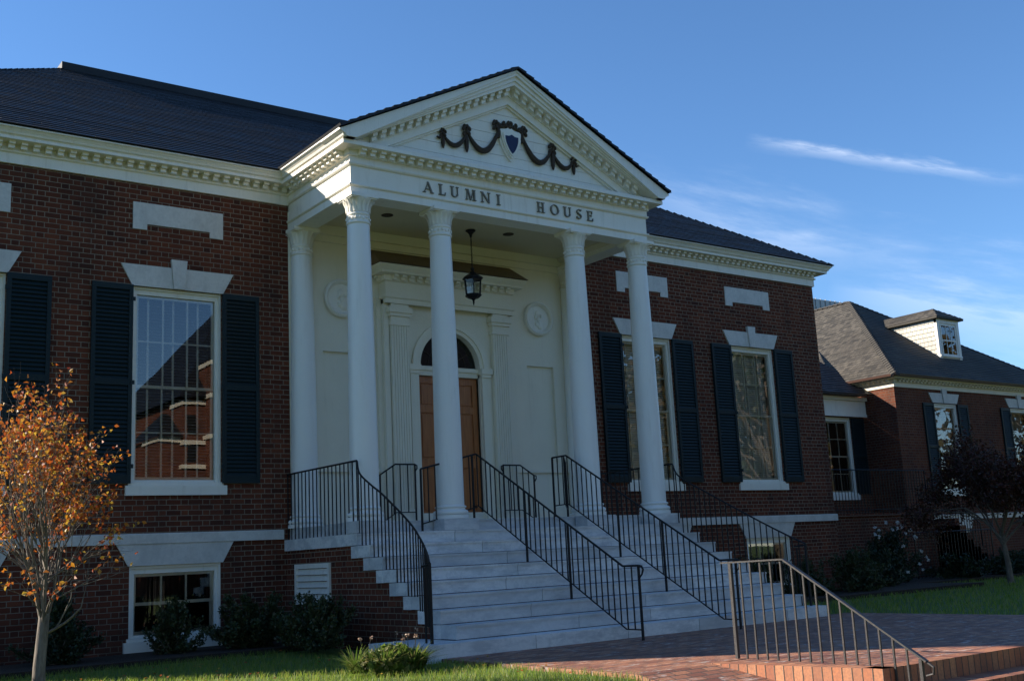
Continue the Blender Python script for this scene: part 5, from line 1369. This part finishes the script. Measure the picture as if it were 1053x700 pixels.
# a long low limb to the right
grow(tk, Vector((tx+.06, ty_, tz+.66)), Vector((.85, -.55, .25)), .42, .016, 2, rnd, tips, 4, .5, .5, 4, (tx, ty_, .85, tz+2.2))
for i in range(10):
    a = 2*math.pi*i/10+.3; grow(tk, Vector((tx+.04, ty_, tz+rnd.uniform(.8, 1.3))), Vector((math.cos(a), math.sin(a), .55)).normalized(), .42, .010, 2, rnd, tips, 5, .55, .10, 4, (tx, ty_, .8, tz+2.0))
tk.build('trunk', M['bark'], at, smooth=True)
lf = MB(); cnt = 0
CN = Vector((tx-.02, ty_, tz+2.05))
for pts, dd in tips:
    tf = rnd.choice((0, .25, .8, 1.7, 2.6))
    for j in range(1, len(pts)):
        zrel = (pts[j].z-tz)
        dens = max(0, min(1, (zrel-.85)/.75))
        outl = math.hypot(pts[j].x-tx, pts[j].y-ty_)
        dens = max(dens*.9, .6 if outl > .34 and zrel > .5 else .08)
        for q_ in range(3):
            if rnd.random() > dens*.115*tf: continue
            c = pts[j]+rvec(rnd)*.035
            n_ = rvec(rnd); leaf(lf, c, rnd.uniform(.036, .062), n_, Vector((0, 0, -1))*.6+rvec(rnd), rnd.random(), .6); cnt += 1
lf.build('foliage', M['autumn'], at, recalc=False, tone='tone'); print('autumn leaves', cnt, 'tips', len(tips))
rnd = random.Random(4)
rx_, ry_ = 13.6, -2.2
rt = thing('red_leaved_tree', 'small dark red-leaved tree on the shaded lawn at the right edge', 'tree', (rx_, ry_, -.07))
tk = MB(); tips = []
tk.tube([(rx_, ry_, -.08), (rx_-.03, ry_, .4), (rx_-.10, ry_, .8), (rx_-.16, ry_, 1.1)], [.075, .06, .052, .045], 10, False)
for i in range(9):
    a = 2*math.pi*i/9+rnd.uniform(-.3, .3); d_ = Vector((math.cos(a)*.75, math.sin(a)*.75, 1)).normalized()
    grow(tk, Vector((rx_-.14, ry_, rnd.uniform(.75, 1.1))), d_, rnd.uniform(.95, 1.35), .030, 1, rnd, tips, 4, .65, -.02)
tk.build('trunk', M['bark'], rt, smooth=True); lf = MB(); cnt = 0
for pts, dd in tips:
    for j in range(len(pts)):
        for q_ in range(13): leaf(lf, pts[j]+rvec(rnd)*.2, rnd.uniform(.05, .09), rvec(rnd), rvec(rnd)+Vector((0, 0, -.4)), rnd.random(), .4); cnt += 1
lf.build('foliage', M['darkred'], rt, recalc=False, tone='tone'); print('red leaves', cnt)

# ------------------------------------------------------------------ grass
rnd = random.Random(3); gr = MB()
def dist_ok(x, y):
    return math.hypot(x+10.8, y+16.6) < 2.2 or (x > -3.64 and y < -8.55)
def blade(x, y, z, h, w_):
    a = rnd.uniform(0, 6.283); l = rnd.uniform(.1, .75)*h; b_ = rnd.uniform(0, 6.283)
    p0 = Vector((x-math.cos(a)*w_, y-math.sin(a)*w_, z)); p1 = Vector((x+math.cos(a)*w_, y+math.sin(a)*w_, z)); m_ = Vector((x+math.cos(b_)*l*.35, y+math.sin(b_)*l*.35, z+h*.6)); t = Vector((x+math.cos(b_)*l, y+math.sin(b_)*l, z+h))
    tn = rnd.random()
    w2 = Vector((math.cos(a), math.sin(a), 0))*w_*.8
    gr.quad(p0, p1, m_+w2, m_-w2, tone=tn); gr.tri(m_-w2, m_+w2, t, tn)
n_ = 0
while n_ < 105000:
    x = rnd.uniform(-13.5, -3.55); y = rnd.uniform(-14.5, -1.2)
    if -1.5 < y: continue
    if x > -3.98 and y > -5.3: continue
    # keep to what the lens could see, a step to either side included
    dx, dy = x+10.8, y+16.6; an = math.degrees(math.atan2(dx, dy))
    if dist_ok(x, y): continue
    dist = math.hypot(dx, dy)
    if rnd.random() > min(1, 11/dist)**1.2: continue
    blade(x, y, lawn_z(x, y)-.055, rnd.uniform(.045, .095), .0028); n_ += 1
n_ = 0
while n_ < 16000:
    x = rnd.uniform(4.1, 22); y = rnd.uniform(-9, -.3)
    if y > -2.0 and x < 13: continue
    blade(x, y, -.12, rnd.uniform(.06, .10), .006); n_ += 1
tag(gr.build('lawn_grass', M['grass'], recalc=False, tone='tone'), 'green mown grass of the lawn, sunlit along the bottom', 'grass', kind='stuff')
# fallen leaves
fl_ = MB(); rnd = random.Random(12)
for i in range(260):
    x, y = rnd.uniform(-9.3, -3.2), rnd.uniform(-8.5, -1.6)
    if rnd.random() < .5: x, y = rnd.gauss(-7.6, .8), rnd.gauss(-4.8, .8)
    leaf(fl_, Vector((x, y, (lawn_z(x, y) if x < -3.62 else -.066)+.012)), .045, Vector((rnd.uniform(-.4, .4), rnd.uniform(-.4, .4), 1)), rvec(rnd), rnd.random())
tag(fl_.build('fallen_leaves', M['autumn'], recalc=False, tone='tone'), 'scattered fallen autumn leaves on the grass', 'leaves', kind='stuff')
bpy.context.view_layer.update()
